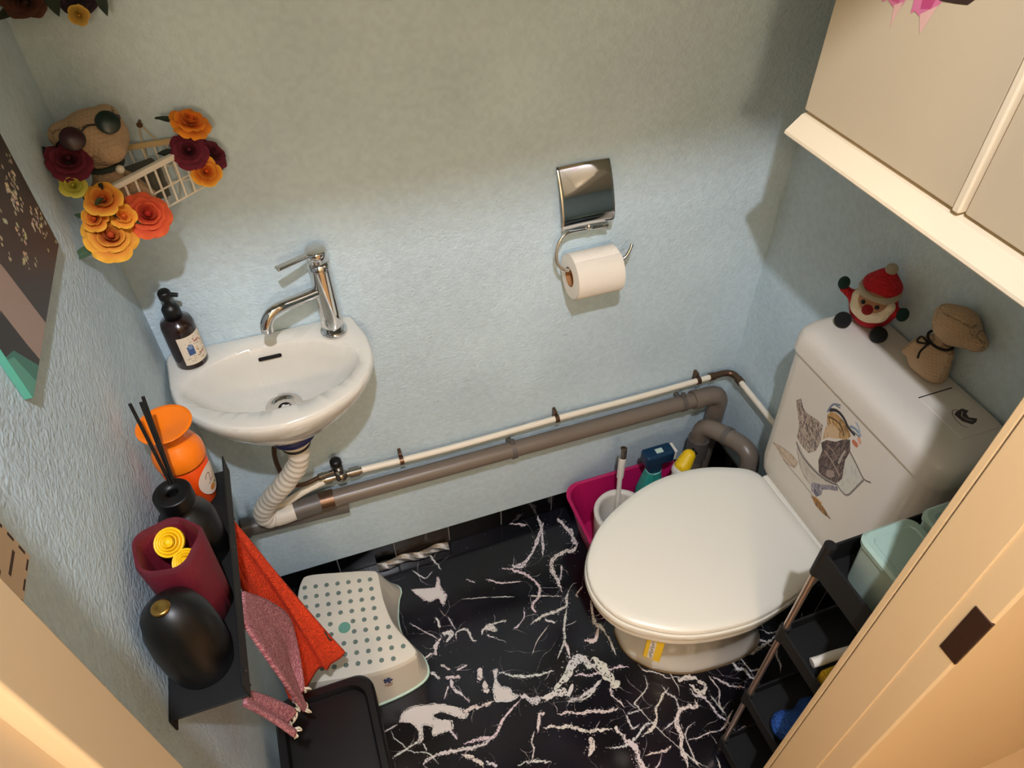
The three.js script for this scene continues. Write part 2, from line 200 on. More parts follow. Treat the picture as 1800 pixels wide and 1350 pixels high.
const floorTex = canvasTex(1600, 1600, (x, w, h) => {
  const S = w / 1.3;                                    // pixels per metre; canvas origin at x = 0, z = -0.02
  const X = a => a * S, Z = b => (b + 0.02) * S;
  x.fillStyle = '#100f14'; x.fillRect(0, 0, w, h);
  for (let i = 0; i < 260; i++) { x.fillStyle = `rgba(${30 + rnd() * 20 | 0},${28 + rnd() * 18 | 0},${40 + rnd() * 20 | 0},0.10)`; x.beginPath(); x.arc(rnd() * w, rnd() * h, 20 + rnd() * 110, 0, 7); x.fill(); }
  const vein = (pts, wd, alpha) => {                     // ragged stroke: smooth path, slowly varying width, splintered edges
    const cv = new THREE.CatmullRomCurve3(pts.map(([a, b]) => V(a, 0, b)), false, 'catmullrom', 0.4), L = cv.getLength(), n = Math.max(3, L * S / 0.8 | 0), ph = pts[0][0] * 37 + pts[0][1] * 91;
    x.fillStyle = `rgba(${212 + rnd() * 14 | 0},${205 + rnd() * 12 | 0},${202 + rnd() * 12 | 0},${alpha})`;
    for (let k = 0; k <= n; k++) { const t = k / n, q = cv.getPoint(t), e = Math.min(1, 5 * Math.min(t, 1 - t) + 0.25), wob = 0.6 * (pn(t * L * 55 + ph, ph, 4096, 21) - 0.5) + 0.7 * (pn(t * L * 330 + ph, ph, 4096, 25) - 0.5), g = 0.2 + 0.8 * pn(t * L * 60 + ph, ph * 2, 4096, 22) + 0.5 * pn(t * L * 400 + ph, ph * 3, 4096, 26), r = Math.max(0.55, wd * S * 0.5 * g * e);
      const d = wob * wd * 0.9, c = q.x + d, f = q.z - d; x.beginPath(); x.ellipse(X(c), Z(f), r * 1.15, r * 0.8, ph, 0, 7); x.fill();
      if (wd > 0.0025 && hash2(k, n, ph * 100 | 0) < 0.22) { x.globalAlpha = 0.8; x.beginPath(); x.ellipse(X(c + (rnd() - 0.5) * wd * 2.6), Z(f + (rnd() - 0.5) * wd * 2.6), 0.8 + rnd() * r * 0.35, 0.6 + rnd() * r * 0.25, rnd() * 3, 0, 7); x.fill(); x.globalAlpha = 1; } }
    if (wd > 0.003) { const keep = x.fillStyle; x.fillStyle = '#131217'; for (let k = 0; k < n * 0.3; k++) { const q = cv.getPoint(rnd()), o = 0.42 + rnd() * 0.35, a = rnd() * 6.3; x.beginPath(); x.ellipse(X(q.x + Math.cos(a) * wd * o), Z(q.z + Math.sin(a) * wd * o), 0.5 + rnd() * Math.min(4, wd * S * 0.16), 0.5 + rnd() * Math.min(2, wd * S * 0.08), rnd() * 3, 0, 7); x.fill(); } x.fillStyle = keep; }
  };
  const pairs = a => { const o = []; for (let i = 0; i < a.length; i += 2) o.push([a[i], a[i + 1]]); return o; };
  // faint hairlines everywhere
  for (let i = 0; i < 90; i++) { let px = rnd() * 1.3, pz = rnd() * 1.0, a = rnd() * 6.3; const pts = [[px, pz]]; for (let k = 0; k < 6; k++) { a += (rnd() - 0.5) * 1.3; px += Math.cos(a) * 0.018; pz += Math.sin(a) * 0.018; pts.push([px, pz]); } vein(pts, 0.0012 + rnd() * 0.0012, 0.28); }
  // webs of broken veins outside the traced part
  for (let i = 0; i < 46; i++) { let px = 0.75 + rnd() * 0.55, pz = 0.35 + rnd() * 0.55, a = rnd() * 6.3; const pts = [[px, pz]]; for (let k = 0; k < 7; k++) { a += (rnd() - 0.5) * 1.6; px += Math.cos(a) * 0.02; pz += Math.sin(a) * 0.02; pts.push([px, pz]); } vein(pts, 0.002 + rnd() * 0.005, 0.8); }
  for (let i = 0; i < 30; i++) { let px = rnd() * 0.3, pz = 0.3 + rnd() * 0.6, a = rnd() * 6.3; const pts = [[px, pz]]; for (let k = 0; k < 7; k++) { a += (rnd() - 0.5) * 1.6; px += Math.cos(a) * 0.02; pz += Math.sin(a) * 0.02; pts.push([px, pz]); } vein(pts, 0.002 + rnd() * 0.005, 0.8); }
  for (const p of PATCHES) { const q = pairs(p); x.fillStyle = '#dad3cf'; x.beginPath(); q.forEach(([a, b], i) => i ? x.lineTo(X(a), Z(b)) : x.moveTo(X(a), Z(b))); x.closePath(); x.fill(); vein([...q, q[0]], 0.004, 0.9); }
  for (const v of VEINS) { const q = pairs(v.slice(1)); vein(q, v[0], 0.92);
    // side twigs and specks along each vein
    for (const [a, b] of q) if (rnd() < 0.4) { let px = a, pz = b, an = rnd() * 6.3; const pts = [[px, pz]]; for (let s = 0; s < 3; s++) { an += (rnd() - 0.5) * 1.4; px += Math.cos(an) * 0.012; pz += Math.sin(an) * 0.012; pts.push([px, pz]); } vein(pts, 0.0008 + rnd() * 0.0012, 0.45); } }
  for (let i = 0; i < 900; i++) { x.fillStyle = `rgba(200,195,195,${0.1 + rnd() * 0.35})`; x.beginPath(); x.arc(rnd() * w, rnd() * h, 0.5 + rnd() * 1.6, 0, 7); x.fill(); }
});
const floorGeo = box(-0.1, W + 0.1, -0.1, 0, -0.012, DZ + 0.09);
{ const p = floorGeo.attributes.position, uv = floorGeo.attributes.uv; for (let i = 0; i < p.count; i++) uv.setXY(i, p.getX(i) / 1.3, 1 - (p.getZ(i) + 0.02) / 1.3); }
floorTex.wrapS = floorTex.wrapT = THREE.RepeatWrapping;
struct('floor', floorGeo, M(0xffffff, 0.2, { map: floorTex, roughnessMap: smudge }), 'black vinyl floor printed with white marble veins');

// skirting tiles, each its own piece, joints filled with grout set back
const sk = structGroup('baseboard_back', 'row of glossy black tiles under the back wall', 'tiles');
part('grout', box(-0.1, W + 0.1, 0, SK, -0.013, -0.009), m.grout, sk);
for (let k = -4; k < 7; k++) { const a = 0.478 + k * 0.152 + 0.0015, b = a + 0.149; if (b < 0 || a > W) continue; part('tile', rbox(Math.max(0.001, a), Math.min(W - 0.001, b), 0.001, SK - 0.001, -0.0095, -0.003, 0.0012, 1), k === -1 ? m.tileReflection : m.tile, sk); }  // one tile is browner: a reflection put into its colour
const skr = structGroup('baseboard_right', 'glossy black tiles along the foot of the right wall', 'tiles');
part('grout', box(W - 0.0045, W, 0, 0.15, 0, DZ), m.grout, skr);
for (let k = 0; k < 6; k++) part('tile', rbox(W - 0.009, W - 0.001, 0.001, 0.149, Math.max(0.001, -0.075 + k * 0.152), Math.min(DZ - 0.001, -0.075 + k * 0.152 + 0.149), 0.0012, 1), m.tile, skr);
{ const f = sheet((u, v) => V(0.27 + 0.2 * u, 0.0022 + 0.01 * v * v + 0.0016 * Math.abs(Math.sin(u * 19 + v * 5)), 0.022 - 0.019 * v + 0.004 * Math.sin(u * 13)), 40, 6, 0.0008);
  single('shiny_strip', toCreasedNormals(f, 0.35), m.metallic, 'crumpled silver foil strip at the foot of the back wall beside step stool', 'metallic'); }  // shiny streak at the wall foot, built as a thin strip

// door frame around the opening the photograph looks through
const dr = structGroup('door_1', 'cream painted door frame in the foreground', 'door frame');
part('jamb', [rbox(0.84, 0.89, -0.0, 2.075, 0.862, 0.918, 0.0015, 1), rbox(0.8425, 0.892, 0, 2.075, 0.9, 0.9525, 0.003, 3)], m.frame, dr);
part('edge_strip', rbox(0.841, 0.86, 0, 2.04, 0.852, 0.8605, 0.0015, 1), m.frame, dr);
part('architrave', rbox(0.8445, 1.95, 0, 2.14, 0.9445, 0.9535, 0.0012, 1), m.frame, dr);
part('jamb', [rbox(0.06, 0.1, 0, 2.075, 0.86, 0.912, 0.003), rbox(0.058, 0.088, 0, 2.075, 0.9, 0.9495, 0.002)], m.frame, dr);
part('architrave', rbox(-0.02, 0.0875, 0, 2.14, 0.9445, 0.951, 0.002), m.frame, dr);
part('lintel', [rbox(0.06, 0.89, 2.035, 2.076, 0.86, 0.918, 0.003), rbox(0.06, 0.89, 2.05, 2.076, 0.9, 0.9495, 0.002)], m.frame, dr);  // out of view; its height sets the shade line on the back wall
part('architrave', rbox(-0.02, 1.24, 2.051, 2.14, 0.9448, 0.9508, 0.002), m.frame, dr);
part('strike_plate', [rbox(0.841, 0.845, 0.955, 1.045, 0.931, 0.954, 0.0006), rod([0.8405, 1.0, 0.942], [0.843, 1.0, 0.942], 0.003, 12)], m.strike, dr, 'dark brown strike plate');

// ------------------------------------------------------------------ lamps, both out of view in the hall
{ const l = thing('unseen_hall_lamp', 'unseen glowing bulb in the hall outside the doorway, casting the shadows in the room', 'lamp', LAMP.pos);
  part('bulb', new THREE.SphereGeometry(0.028, 24, 16), M(0xfff4e6, 0.4, { emissive: LAMP.color, emissiveIntensity: 4 }), l);
  part('socket', T(lathe([[0, 0], [0.02, 0], [0.022, 0.03], [0.03, 0.04], [0.03, 0.05], [0, 0.05]], 24), 0, 0.028, 0), m.white, l);
  part('cord', rod([0, 0.07, 0], [0, H - LAMP.pos[1] - 0.012, 0], 0.004, 10), m.white, l);
  part('ceiling_rose', T(lathe([[0, 0], [0.04, 0], [0.035, -0.02], [0.006, -0.024], [0, -0.024]], 24), 0, H - LAMP.pos[1] - 0.0005, 0), m.white, l);
  const p = new THREE.PointLight(LAMP.color, LAMP.power, 0, 2); p.castShadow = true; p.shadow.radius = 1.0; l.add(p); p.name = 'lamp_light'; }
{ const l = thing('unseen_warm_lamp', 'unseen warm globe lamp further along the hall, lighting the upper back wall', 'lamp', WARM.pos);
  part('globe', new THREE.SphereGeometry(0.1, 24, 16), M(0xffe0b0, 0.4, { emissive: WARM.color, emissiveIntensity: 3 }), l);
  part('bracket', [rod([0, -0.1, 0], [0, -0.16, 0], 0.015), rod([0, -0.15, 0], [0, -0.15, 0.34], 0.012), T(new THREE.CylinderGeometry(0.06, 0.06, 0.02, 24), 0, -0.15, 0.338, Math.PI / 2)], m.brass, l);
  const p = new THREE.PointLight(WARM.color, WARM.power, 0, 2); p.castShadow = true; p.shadow.radius = 5; l.add(p); p.name = 'lamp_light'; }

// ------------------------------------------------------------------ washbasin
{
  const t = thing('washbasin', 'small white ceramic wall-hung washbasin in the corner', 'washbasin');
  const N = 96, OUT = [[0.012, 0.002], [0.006, 0.05], [0.016, 0.13], [0.055, 0.195], [0.115, 0.236], [0.185, 0.25], [0.255, 0.238], [0.318, 0.2], [0.352, 0.145], [0.357, 0.085], [0.346, 0.035], [0.33, 0.002], [0.25, 0.0015], [0.17, 0.0015], [0.09, 0.0015]];
  const cx = 0.18, cz = 0.115;
  const rayHit = (pts, a) => { const dx = Math.cos(a), dz = Math.sin(a); let best = 0; for (let i = 0; i < pts.length; i++) { const p = pts[i], q = pts[(i + 1) % pts.length], ex = q.x - p.x, ez = q.z - p.z, det = dx * -ez + dz * ex; if (Math.abs(det) < 1e-12) continue; const rx = p.x - cx, rz = p.z - cz, s = (rx * -ez + rz * ex) / det, w = (dx * rz - dz * rx) / det; if (s > 0 && w >= 0 && w <= 1) best = Math.max(best, s); } return best; };
  const dense = oring(OUT, 400, 0); for (const p of dense) p.z = Math.max(p.z, 0.0015);
  // denser samples towards the corners
  const ang = Array.from({ length: N }, (_, i) => i / N * 2 * Math.PI), ro = ang.map(a => rayHit(dense, a));
  const inner = oring([[0.034, 0.108], [0.066, 0.066], [0.125, 0.043], [0.185, 0.04], [0.25, 0.05], [0.305, 0.083], [0.327, 0.126], [0.302, 0.17], [0.25, 0.194], [0.185, 0.204], [0.115, 0.191], [0.06, 0.156]], 400, 0), ri = ang.map(a => rayHit(inner, a));
  const ring = (f, y, dx = 0, dz = 0) => ang.map((a, i) => { const r = f(i); return V(cx + dx + Math.cos(a) * r, typeof y === 'function' ? y(i) : y, Math.max(0.0015, cz + dz + Math.sin(a) * r)); });
  const R = [];
  R.push(ring(() => 0.03, 0.708), ring(() => 0.043, 0.711));
  for (const [s, y] of [[0.45, 0.733], [0.65, 0.762], [0.82, 0.795], [0.93, 0.82], [0.985, 0.837]]) R.push(ring(i => ro[i] * s, y));
  R.push(ring(i => ro[i], 0.846), ring(i => ro[i], 0.853), ring(i => ro[i] - 0.0018, 0.858), ring(i => ro[i] - 0.006, 0.86));
  R.push(ring(i => ri[i] + 0.007, 0.859), ring(i => ri[i] + 0.003, 0.8575), ring(i => ri[i], 0.854));
  for (let k = 1; k <= 9; k++) { const s = k / 9, r = i => { const d = 0.03; return d + (ri[i] - d) * (1 - s); }; R.push(ring(r, 0.854 - 0.106 * Math.pow(Math.sin(s * Math.PI / 2), 0.75), 0.0, -0.02 * s)); }
  part('bowl', loft(R, true, true, 0.9), m.ceramic, t);
  const d = part('drain', [T(lathe([[0.012, 0.0], [0.03, 0.001], [0.034, 0.0035], [0.03, 0.005], [0.022, 0.003], [0.02, -0.002], [0, -0.003]], 36), cx, 0.7505, cz - 0.02)], m.chrome, t, 'chrome drain ring');
  for (let k = 0; k < 5; k++) part('drain_hole', T(new THREE.CylinderGeometry(0.0042, 0.0042, 0.001, 12), cx + 0.0115 * Math.cos(k * 1.257), 0.7488, cz - 0.02 + 0.0115 * Math.sin(k * 1.257)), m.darkHole, d);
  // overflow slot on the back slope of the bowl
  part('overflow_slot', T(new RoundedBoxGeometry(0.042, 0.007, 0.006, 3, 0.0028), 0.178, 0.8335, 0.0447, -0.5, 0.0, 0), m.darkHole, t, 'dark overflow slot');
}
{
  const t = thing('faucet', 'tall chrome mixer tap on the corner of the washbasin', 'faucet', [0.301, 0.8602, 0.043]);
  const dx = -0.916, dz = 0.4;
  part('base_ring', lathe([[0, 0], [0.0245, 0], [0.0245, 0.005], [0.0225, 0.008], [0.0, 0.008]], 40), m.chrome, t);
  part('body', lathe([[0, 0.006], [0.0205, 0.006], [0.0195, 0.05], [0.0185, 0.14], [0.0183, 0.1405], [0.0183, 0.142], [0.0187, 0.1425], [0.0187, 0.158], [0, 0.158]], 40), m.chrome, t);
  part('spout', tube([[dx * 0.012, 0.098, dz * 0.012], [dx * 0.05, 0.101, dz * 0.05], [dx * 0.085, 0.104, dz * 0.085], [dx * 0.105, 0.1, dz * 0.105], [dx * 0.117, 0.086, dz * 0.117], [dx * 0.12, 0.07, dz * 0.12]], 0.0105, 40, 18, 0.5), m.chrome, t);
  part('lever', [lathe([[0, 0.1595], [0.0187, 0.1595], [0.0187, 0.176], [0.0165, 0.181], [0, 0.182]], 40), T(new RoundedBoxGeometry(0.062, 0.006, 0.014, 3, 0.0028), dx * 0.044, 0.1755, dz * 0.044, 0, Math.atan2(-dz, dx), 0)], m.chrome, t);
}
{
  const t = thing('soap_bottle', 'dark brown pump soap bottle on the back corner of the washbasin', 'bottle', [0.05, 0.8602, 0.037]);
  part('body', lathe([[0, 0], [0.025, 0], [0.0275, 0.003], [0.0275, 0.082], [0.025, 0.092], [0.014, 0.099], [0.012, 0.102], [0, 0.102]], 40), m.amber, t);
  const lab = canvasTex(256, 256, (x, w, h) => { x.fillStyle = '#e9d9c0'; x.fillRect(0, 0, w, h); x.fillStyle = '#3f5a8a'; x.fillRect(60, 90, 60, 80); x.fillStyle = '#7d97b5'; x.fillRect(75, 75, 35, 40); x.fillStyle = '#5a3d30'; for (let i = 0; i < 60; i++) { x.fillRect(20 + rnd() * 215, 14 + rnd() * 225, 4 + rnd() * 18, 3); } x.fillStyle = '#b37d3a'; for (let i = 0; i < 14; i++) x.fillRect(130 + rnd() * 100, 20 + rnd() * 210, 12, 10); x.fillStyle = '#a33e35'; x.fillRect(140, 60, 60, 9); x.fillRect(150, 180, 60, 9); });
  part('label', T(new THREE.CylinderGeometry(0.0278, 0.0278, 0.06, 32, 1, true, -0.25, 1.75), 0, 0.042, 0), M(0xffffff, 0.6, { map: lab }), t, 'cream printed label');
  const p = part('pump', [lathe([[0, 0.1], [0.0145, 0.1], [0.0145, 0.118], [0.011, 0.124], [0.006, 0.126], [0.006, 0.138], [0.0105, 0.14], [0.0105, 0.15], [0.008, 0.154], [0, 0.154]], 28), rod([0, 0.147, 0], [0.02, 0.1445, 0.006], 0.0042, 12, 0.0036)], m.black, t);
}
// ------------------------------------------------------------------ waste and water pipes
{
  const t = thing('sink_drain_hose', 'white flexible corrugated drain hose under the washbasin', 'hose');
  const path = [[0.18, 0.712, 0.115], [0.18, 0.675, 0.114], [0.179, 0.635, 0.112], [0.165, 0.59, 0.105], [0.125, 0.525, 0.09], [0.085, 0.465, 0.07], [0.063, 0.42, 0.06], [0.07, 0.39, 0.055], [0.1, 0.381, 0.05], [0.135, 0.382, 0.045]];
  const c = new THREE.CatmullRomCurve3(path.map(p => V(...p)), false, 'catmullrom', 0.5), n = 150, k = 20, rings = [];
  const fr = c.computeFrenetFrames(n, false);
  for (let i = 0; i <= n; i++) { const s = i / n, q = c.getPointAt(s), r = (s < 0.14 ? 0.0225 : s > 0.9 ? 0.021 : 0.0208 + 0.0009 * Math.sin(s * 150) + 0.0006 * Math.sin(s * 47) ); rings.push(Array.from({ length: k }, (_, j) => { const a = j / k * 2 * Math.PI; return q.clone().addScaledVector(fr.normals[i], r * Math.cos(a)).addScaledVector(fr.binormals[i], r * Math.sin(a)); })); }
  part('hose', loft(rings, true, true, 0), m.hose, t);
  part('gasket', T(lathe([[0, 0], [0.041, 0], [0.0445, 0.004], [0.0445, 0.012], [0.041, 0.016], [0, 0.016]], 36), 0.18, 0.6945, 0.115), m.blue, t, 'blue rubber gasket');
  part('collar_nut', T(lathe([[0, 0], [0.027, 0], [0.03, 0.004], [0.03, 0.022], [0.027, 0.026], [0, 0.026]], 32), 0.18, 0.672, 0.115), m.hose, t);
  part('seal_ring', T(new THREE.TorusGeometry(0.0262, 0.0025, 8, 32), 0.18, 0.668, 0.115, Math.PI / 2), m.black, t, 'black rubber seal ring');
}
{
  const t = thing('waste_pipe', 'long grey plastic waste pipe along the back wall', 'pipe');
  const y = 0.372, z = 0.038, r = 0.0205;
  part('pipe', [rod([0.19, y + 0.004, z], [1.17, y, z], r, 24)], m.greyPipe, t);
  part('coupling', [rod([0.135, y + 0.008, z + 0.006], [0.182, y + 0.005, z + 0.002], 0.0225, 24), rod([0.125, y + 0.008, z + 0.007], [0.136, y + 0.008, z + 0.006], 0.0245, 24)], m.greyPipeDark, t);
  part('sleeve', rod([0.182, y + 0.004, z], [0.215, y + 0.004, z], 0.0235, 24), m.bronze, t, 'brownish sleeve ring');
  part('elbow', [tube([[1.16, y, z], [1.2, y, z], [1.222, y - 0.008, z], [1.232, y - 0.028, z], [1.233, y - 0.06, z], [1.233, y - 0.1, z]], 0.0245, 30, 20), rod([1.15, y, z], [1.168, y, z], 0.026, 24), rod([1.233, y - 0.1, z], [1.233, 0.002, z], 0.022, 24)], m.greyPipe, t);
  for (const x of [0.652, 1.12]) part('pipe_clip', [rod([x - 0.006, y, z], [x + 0.006, y, z], r + 0.0018, 24), rod([x, y + 0.02, z - 0.002], [x, y + 0.031, z - 0.006], 0.006, 12), rod([x, y, 0.001], [x, y, z - 0.015], 0.007, 10)], m.greyPipeDark, t);
}
single('pipe_stub', [rod([0.002, 0.352, 0.034], [0.24, 0.322, 0.022], 0.0205, 24), rod([0.002, 0.3525, 0.034], [0.02, 0.35, 0.033], 0.024, 24)], m.greyPipeDark, 'short dark grey pipe stub below the corrugated drain hose', 'pipe');
{
  const t = thing('toilet_outlet_pipe', 'grey toilet outlet pipe bending down behind the toilet', 'pipe');
  part('pipe', tube([[1.165, 0.002, 0.088], [1.163, 0.15, 0.088], [1.16, 0.27, 0.088], [1.16, 0.308, 0.091], [1.166, 0.326, 0.102], [1.18, 0.334, 0.13], [1.2, 0.342, 0.18], [1.208, 0.342, 0.208], [1.212, 0.325, 0.228], [1.212, 0.28, 0.236], [1.212, 0.2, 0.236]], 0.0235, 70, 22), m.greyPipe, t);
  part('collar', rod([1.162, 0.2, 0.088], [1.16, 0.275, 0.088], 0.0285, 24), m.greyPipeDark, t); part('collar', rod([1.188, 0.3375, 0.148], [1.193, 0.3395, 0.16], 0.0255, 24), m.greyPipeDark, t);
}
{
  const t = thing('water_pipe', 'thin white water pipe running along the back wall', 'pipe');
  const z = 0.024;
  part('pipe', tube([[0.285, 0.432, z], [0.5, 0.425, z], [0.77, 0.428, z], [1.0, 0.425, z], [1.21, 0.428, z]], 0.0075, 40, 14), m.whitePipe, t);
  part('pipe', tube([[1.262, 0.428, 0.06], [1.262, 0.426, 0.18], [1.262, 0.422, 0.3]], 0.0075, 20, 14), m.whitePipe, t);
  part('elbow', [tube([[1.2, 0.428, z], [1.238, 0.428, z], [1.255, 0.428, z + 0.006], [1.262, 0.428, z + 0.02], [1.262, 0.428, 0.065]], 0.0088, 24, 14), rod([1.196, 0.428, z], [1.21, 0.428, z], 0.0105, 16), rod([1.262, 0.428, 0.055], [1.262, 0.428, 0.07], 0.0105, 16)], m.bronze, t, 'brown metal corner elbow');
  for (const x of [0.383, 0.771, 1.163]) part('pipe_clip', [rod([x - 0.005, 0.4275, z], [x + 0.005, 0.4275, z], 0.0105, 18), rbox(x - 0.004, x + 0.004, 0.412, 0.446, 0.001, z - 0.004, 0.002, 1)], m.bronze, t, 'brown metal pipe clip');
  part('pipe', tube([[0.205, 0.44, 0.034], [0.16, 0.428, 0.036], [0.11, 0.405, 0.036], [0.05, 0.385, 0.03]], 0.0085, 20, 14), m.whitePipe, t);
}
{
  const t = thing('stop_valve', 'small chrome stop valve on the white water pipe below the washbasin', 'valve');
  part('body', [rod([0.2, 0.442, 0.032], [0.29, 0.434, 0.026], 0.0085, 16), rod([0.206, 0.4415, 0.032], [0.222, 0.44, 0.031], 0.0118, 6), rod([0.262, 0.4365, 0.028], [0.284, 0.4345, 0.0265], 0.0118, 6), T(new THREE.SphereGeometry(0.015, 18, 12), 0.243, 0.439, 0.03)], m.steel, t);
  part('stem', [rod([0.243, 0.44, 0.03], [0.24, 0.487, 0.036], 0.0085, 14), rod([0.24, 0.462, 0.033], [0.2395, 0.475, 0.035], 0.0125, 8)], m.steel, t);
  part('knob', T(lathe([[0, 0], [0.011, 0], [0.013, 0.004], [0.013, 0.014], [0.009, 0.019], [0, 0.02]], 20), 0.2395, 0.484, 0.036), m.black, t, 'black knob');
  part('side_outlet', [rod([0.241, 0.465, 0.034], [0.2, 0.472, 0.046], 0.006, 12), rod([0.208, 0.4705, 0.0435], [0.196, 0.4725, 0.047], 0.0085, 6)], m.steel, t);
  part('braided_hose', tube([[0.2, 0.472, 0.046], [0.165, 0.478, 0.06], [0.14, 0.5, 0.068], [0.128, 0.56, 0.07], [0.135, 0.63, 0.072], [0.17, 0.69, 0.06], [0.23, 0.745, 0.05], [0.285, 0.775, 0.03], [0.295, 0.815, 0.02]], 0.0052, 60, 10), m.bronze, t, 'dark braided supply hose');
}
// ------------------------------------------------------------------ toilet
const STICKER = {"paper":[0.369,0.699,0.379,0.716,0.39,0.701,0.403,0.697,0.431,0.708,0.449,0.71,0.451,0.696,0.458,0.673,0.455,0.641,0.44,0.617,0.412,0.618,0.401,0.625,0.398,0.654,0.384,0.675],"head":[0.45,0.741,0.455,0.755,0.468,0.763,0.485,0.763,0.499,0.76,0.514,0.75,0.509,0.734,0.495,0.722,0.478,0.714,0.461,0.713],"cheek":[0.457,0.715,0.467,0.736,0.488,0.735,0.492,0.718,0.471,0.699,0.46,0.68,0.457,0.699],"stripe":[0.451,0.755,0.46,0.766,0.474,0.771,0.489,0.768,0.5,0.76,0.518,0.759],"stripe2":[0.455,0.74,0.471,0.75,0.488,0.748,0.5,0.738],"specs":[0.448,0.748,0.45,0.765,0.456,0.777,0.468,0.785],"specs2":[0.461,0.777,0.47,0.78],"bow":[0.506,0.767,0.515,0.773,0.53,0.77],"bow2":[0.513,0.784,0.525,0.78,0.528,0.768],"bow3":[0.514,0.763,0.531,0.765],"nose":[0.525,0.744,0.53,0.744],"nose2":[0.531,0.76,0.535,0.756],"body":[0.46,0.671,0.469,0.689,0.489,0.706,0.502,0.727,0.515,0.741,0.525,0.719,0.523,0.691,0.533,0.647,0.525,0.621,0.503,0.602,0.48,0.604,0.469,0.628,0.469,0.658],"fold":[0.474,0.663,0.497,0.66,0.525,0.647],"fold2":[0.513,0.671,0.513,0.692,0.515,0.708],"fold3":[0.484,0.627,0.498,0.636,0.516,0.633],"fold4":[0.477,0.68,0.493,0.684,0.504,0.675],"belly":[0.495,0.63,0.509,0.643,0.517,0.634,0.507,0.617,0.497,0.615],"tub":[0.526,0.637,0.526,0.68,0.524,0.718,0.549,0.707,0.574,0.693,0.566,0.659,0.558,0.621,0.538,0.62],"tubin":[0.409,0.605,0.426,0.594,0.454,0.593,0.487,0.598,0.525,0.618,0.514,0.594,0.484,0.564,0.457,0.554,0.431,0.57],"rim":[0.405,0.61,0.421,0.596,0.451,0.593,0.483,0.597,0.508,0.607,0.527,0.621],"rim2":[0.413,0.609,0.433,0.598,0.461,0.597,0.492,0.602,0.523,0.621],"side":[0.411,0.6,0.426,0.572,0.451,0.554,0.472,0.555],"tubr":[0.524,0.718,0.549,0.707,0.573,0.693,0.587,0.703],"tubb":[0.573,0.692,0.566,0.659,0.558,0.621,0.538,0.62,0.529,0.623],"foam":[0.472,0.555,0.481,0.57,0.497,0.583,0.511,0.601,0.531,0.62,0.536,0.612,0.518,0.593,0.504,0.576,0.506,0.561,0.497,0.543,0.482,0.542],"feather":[0.344,0.544,0.379,0.563,0.405,0.57,0.426,0.57,0.422,0.546,0.396,0.533,0.37,0.539],"quill":[0.344,0.544,0.385,0.548,0.421,0.547],"rope":[0.387,0.534,0.421,0.534,0.449,0.536,0.481,0.536],"rope2":[0.481,0.536,0.512,0.536,0.547,0.533],"leaf":[0.483,0.531,0.502,0.54,0.526,0.539,0.546,0.532,0.526,0.523,0.503,0.521],"leaf2":[0.495,0.539,0.513,0.542]};

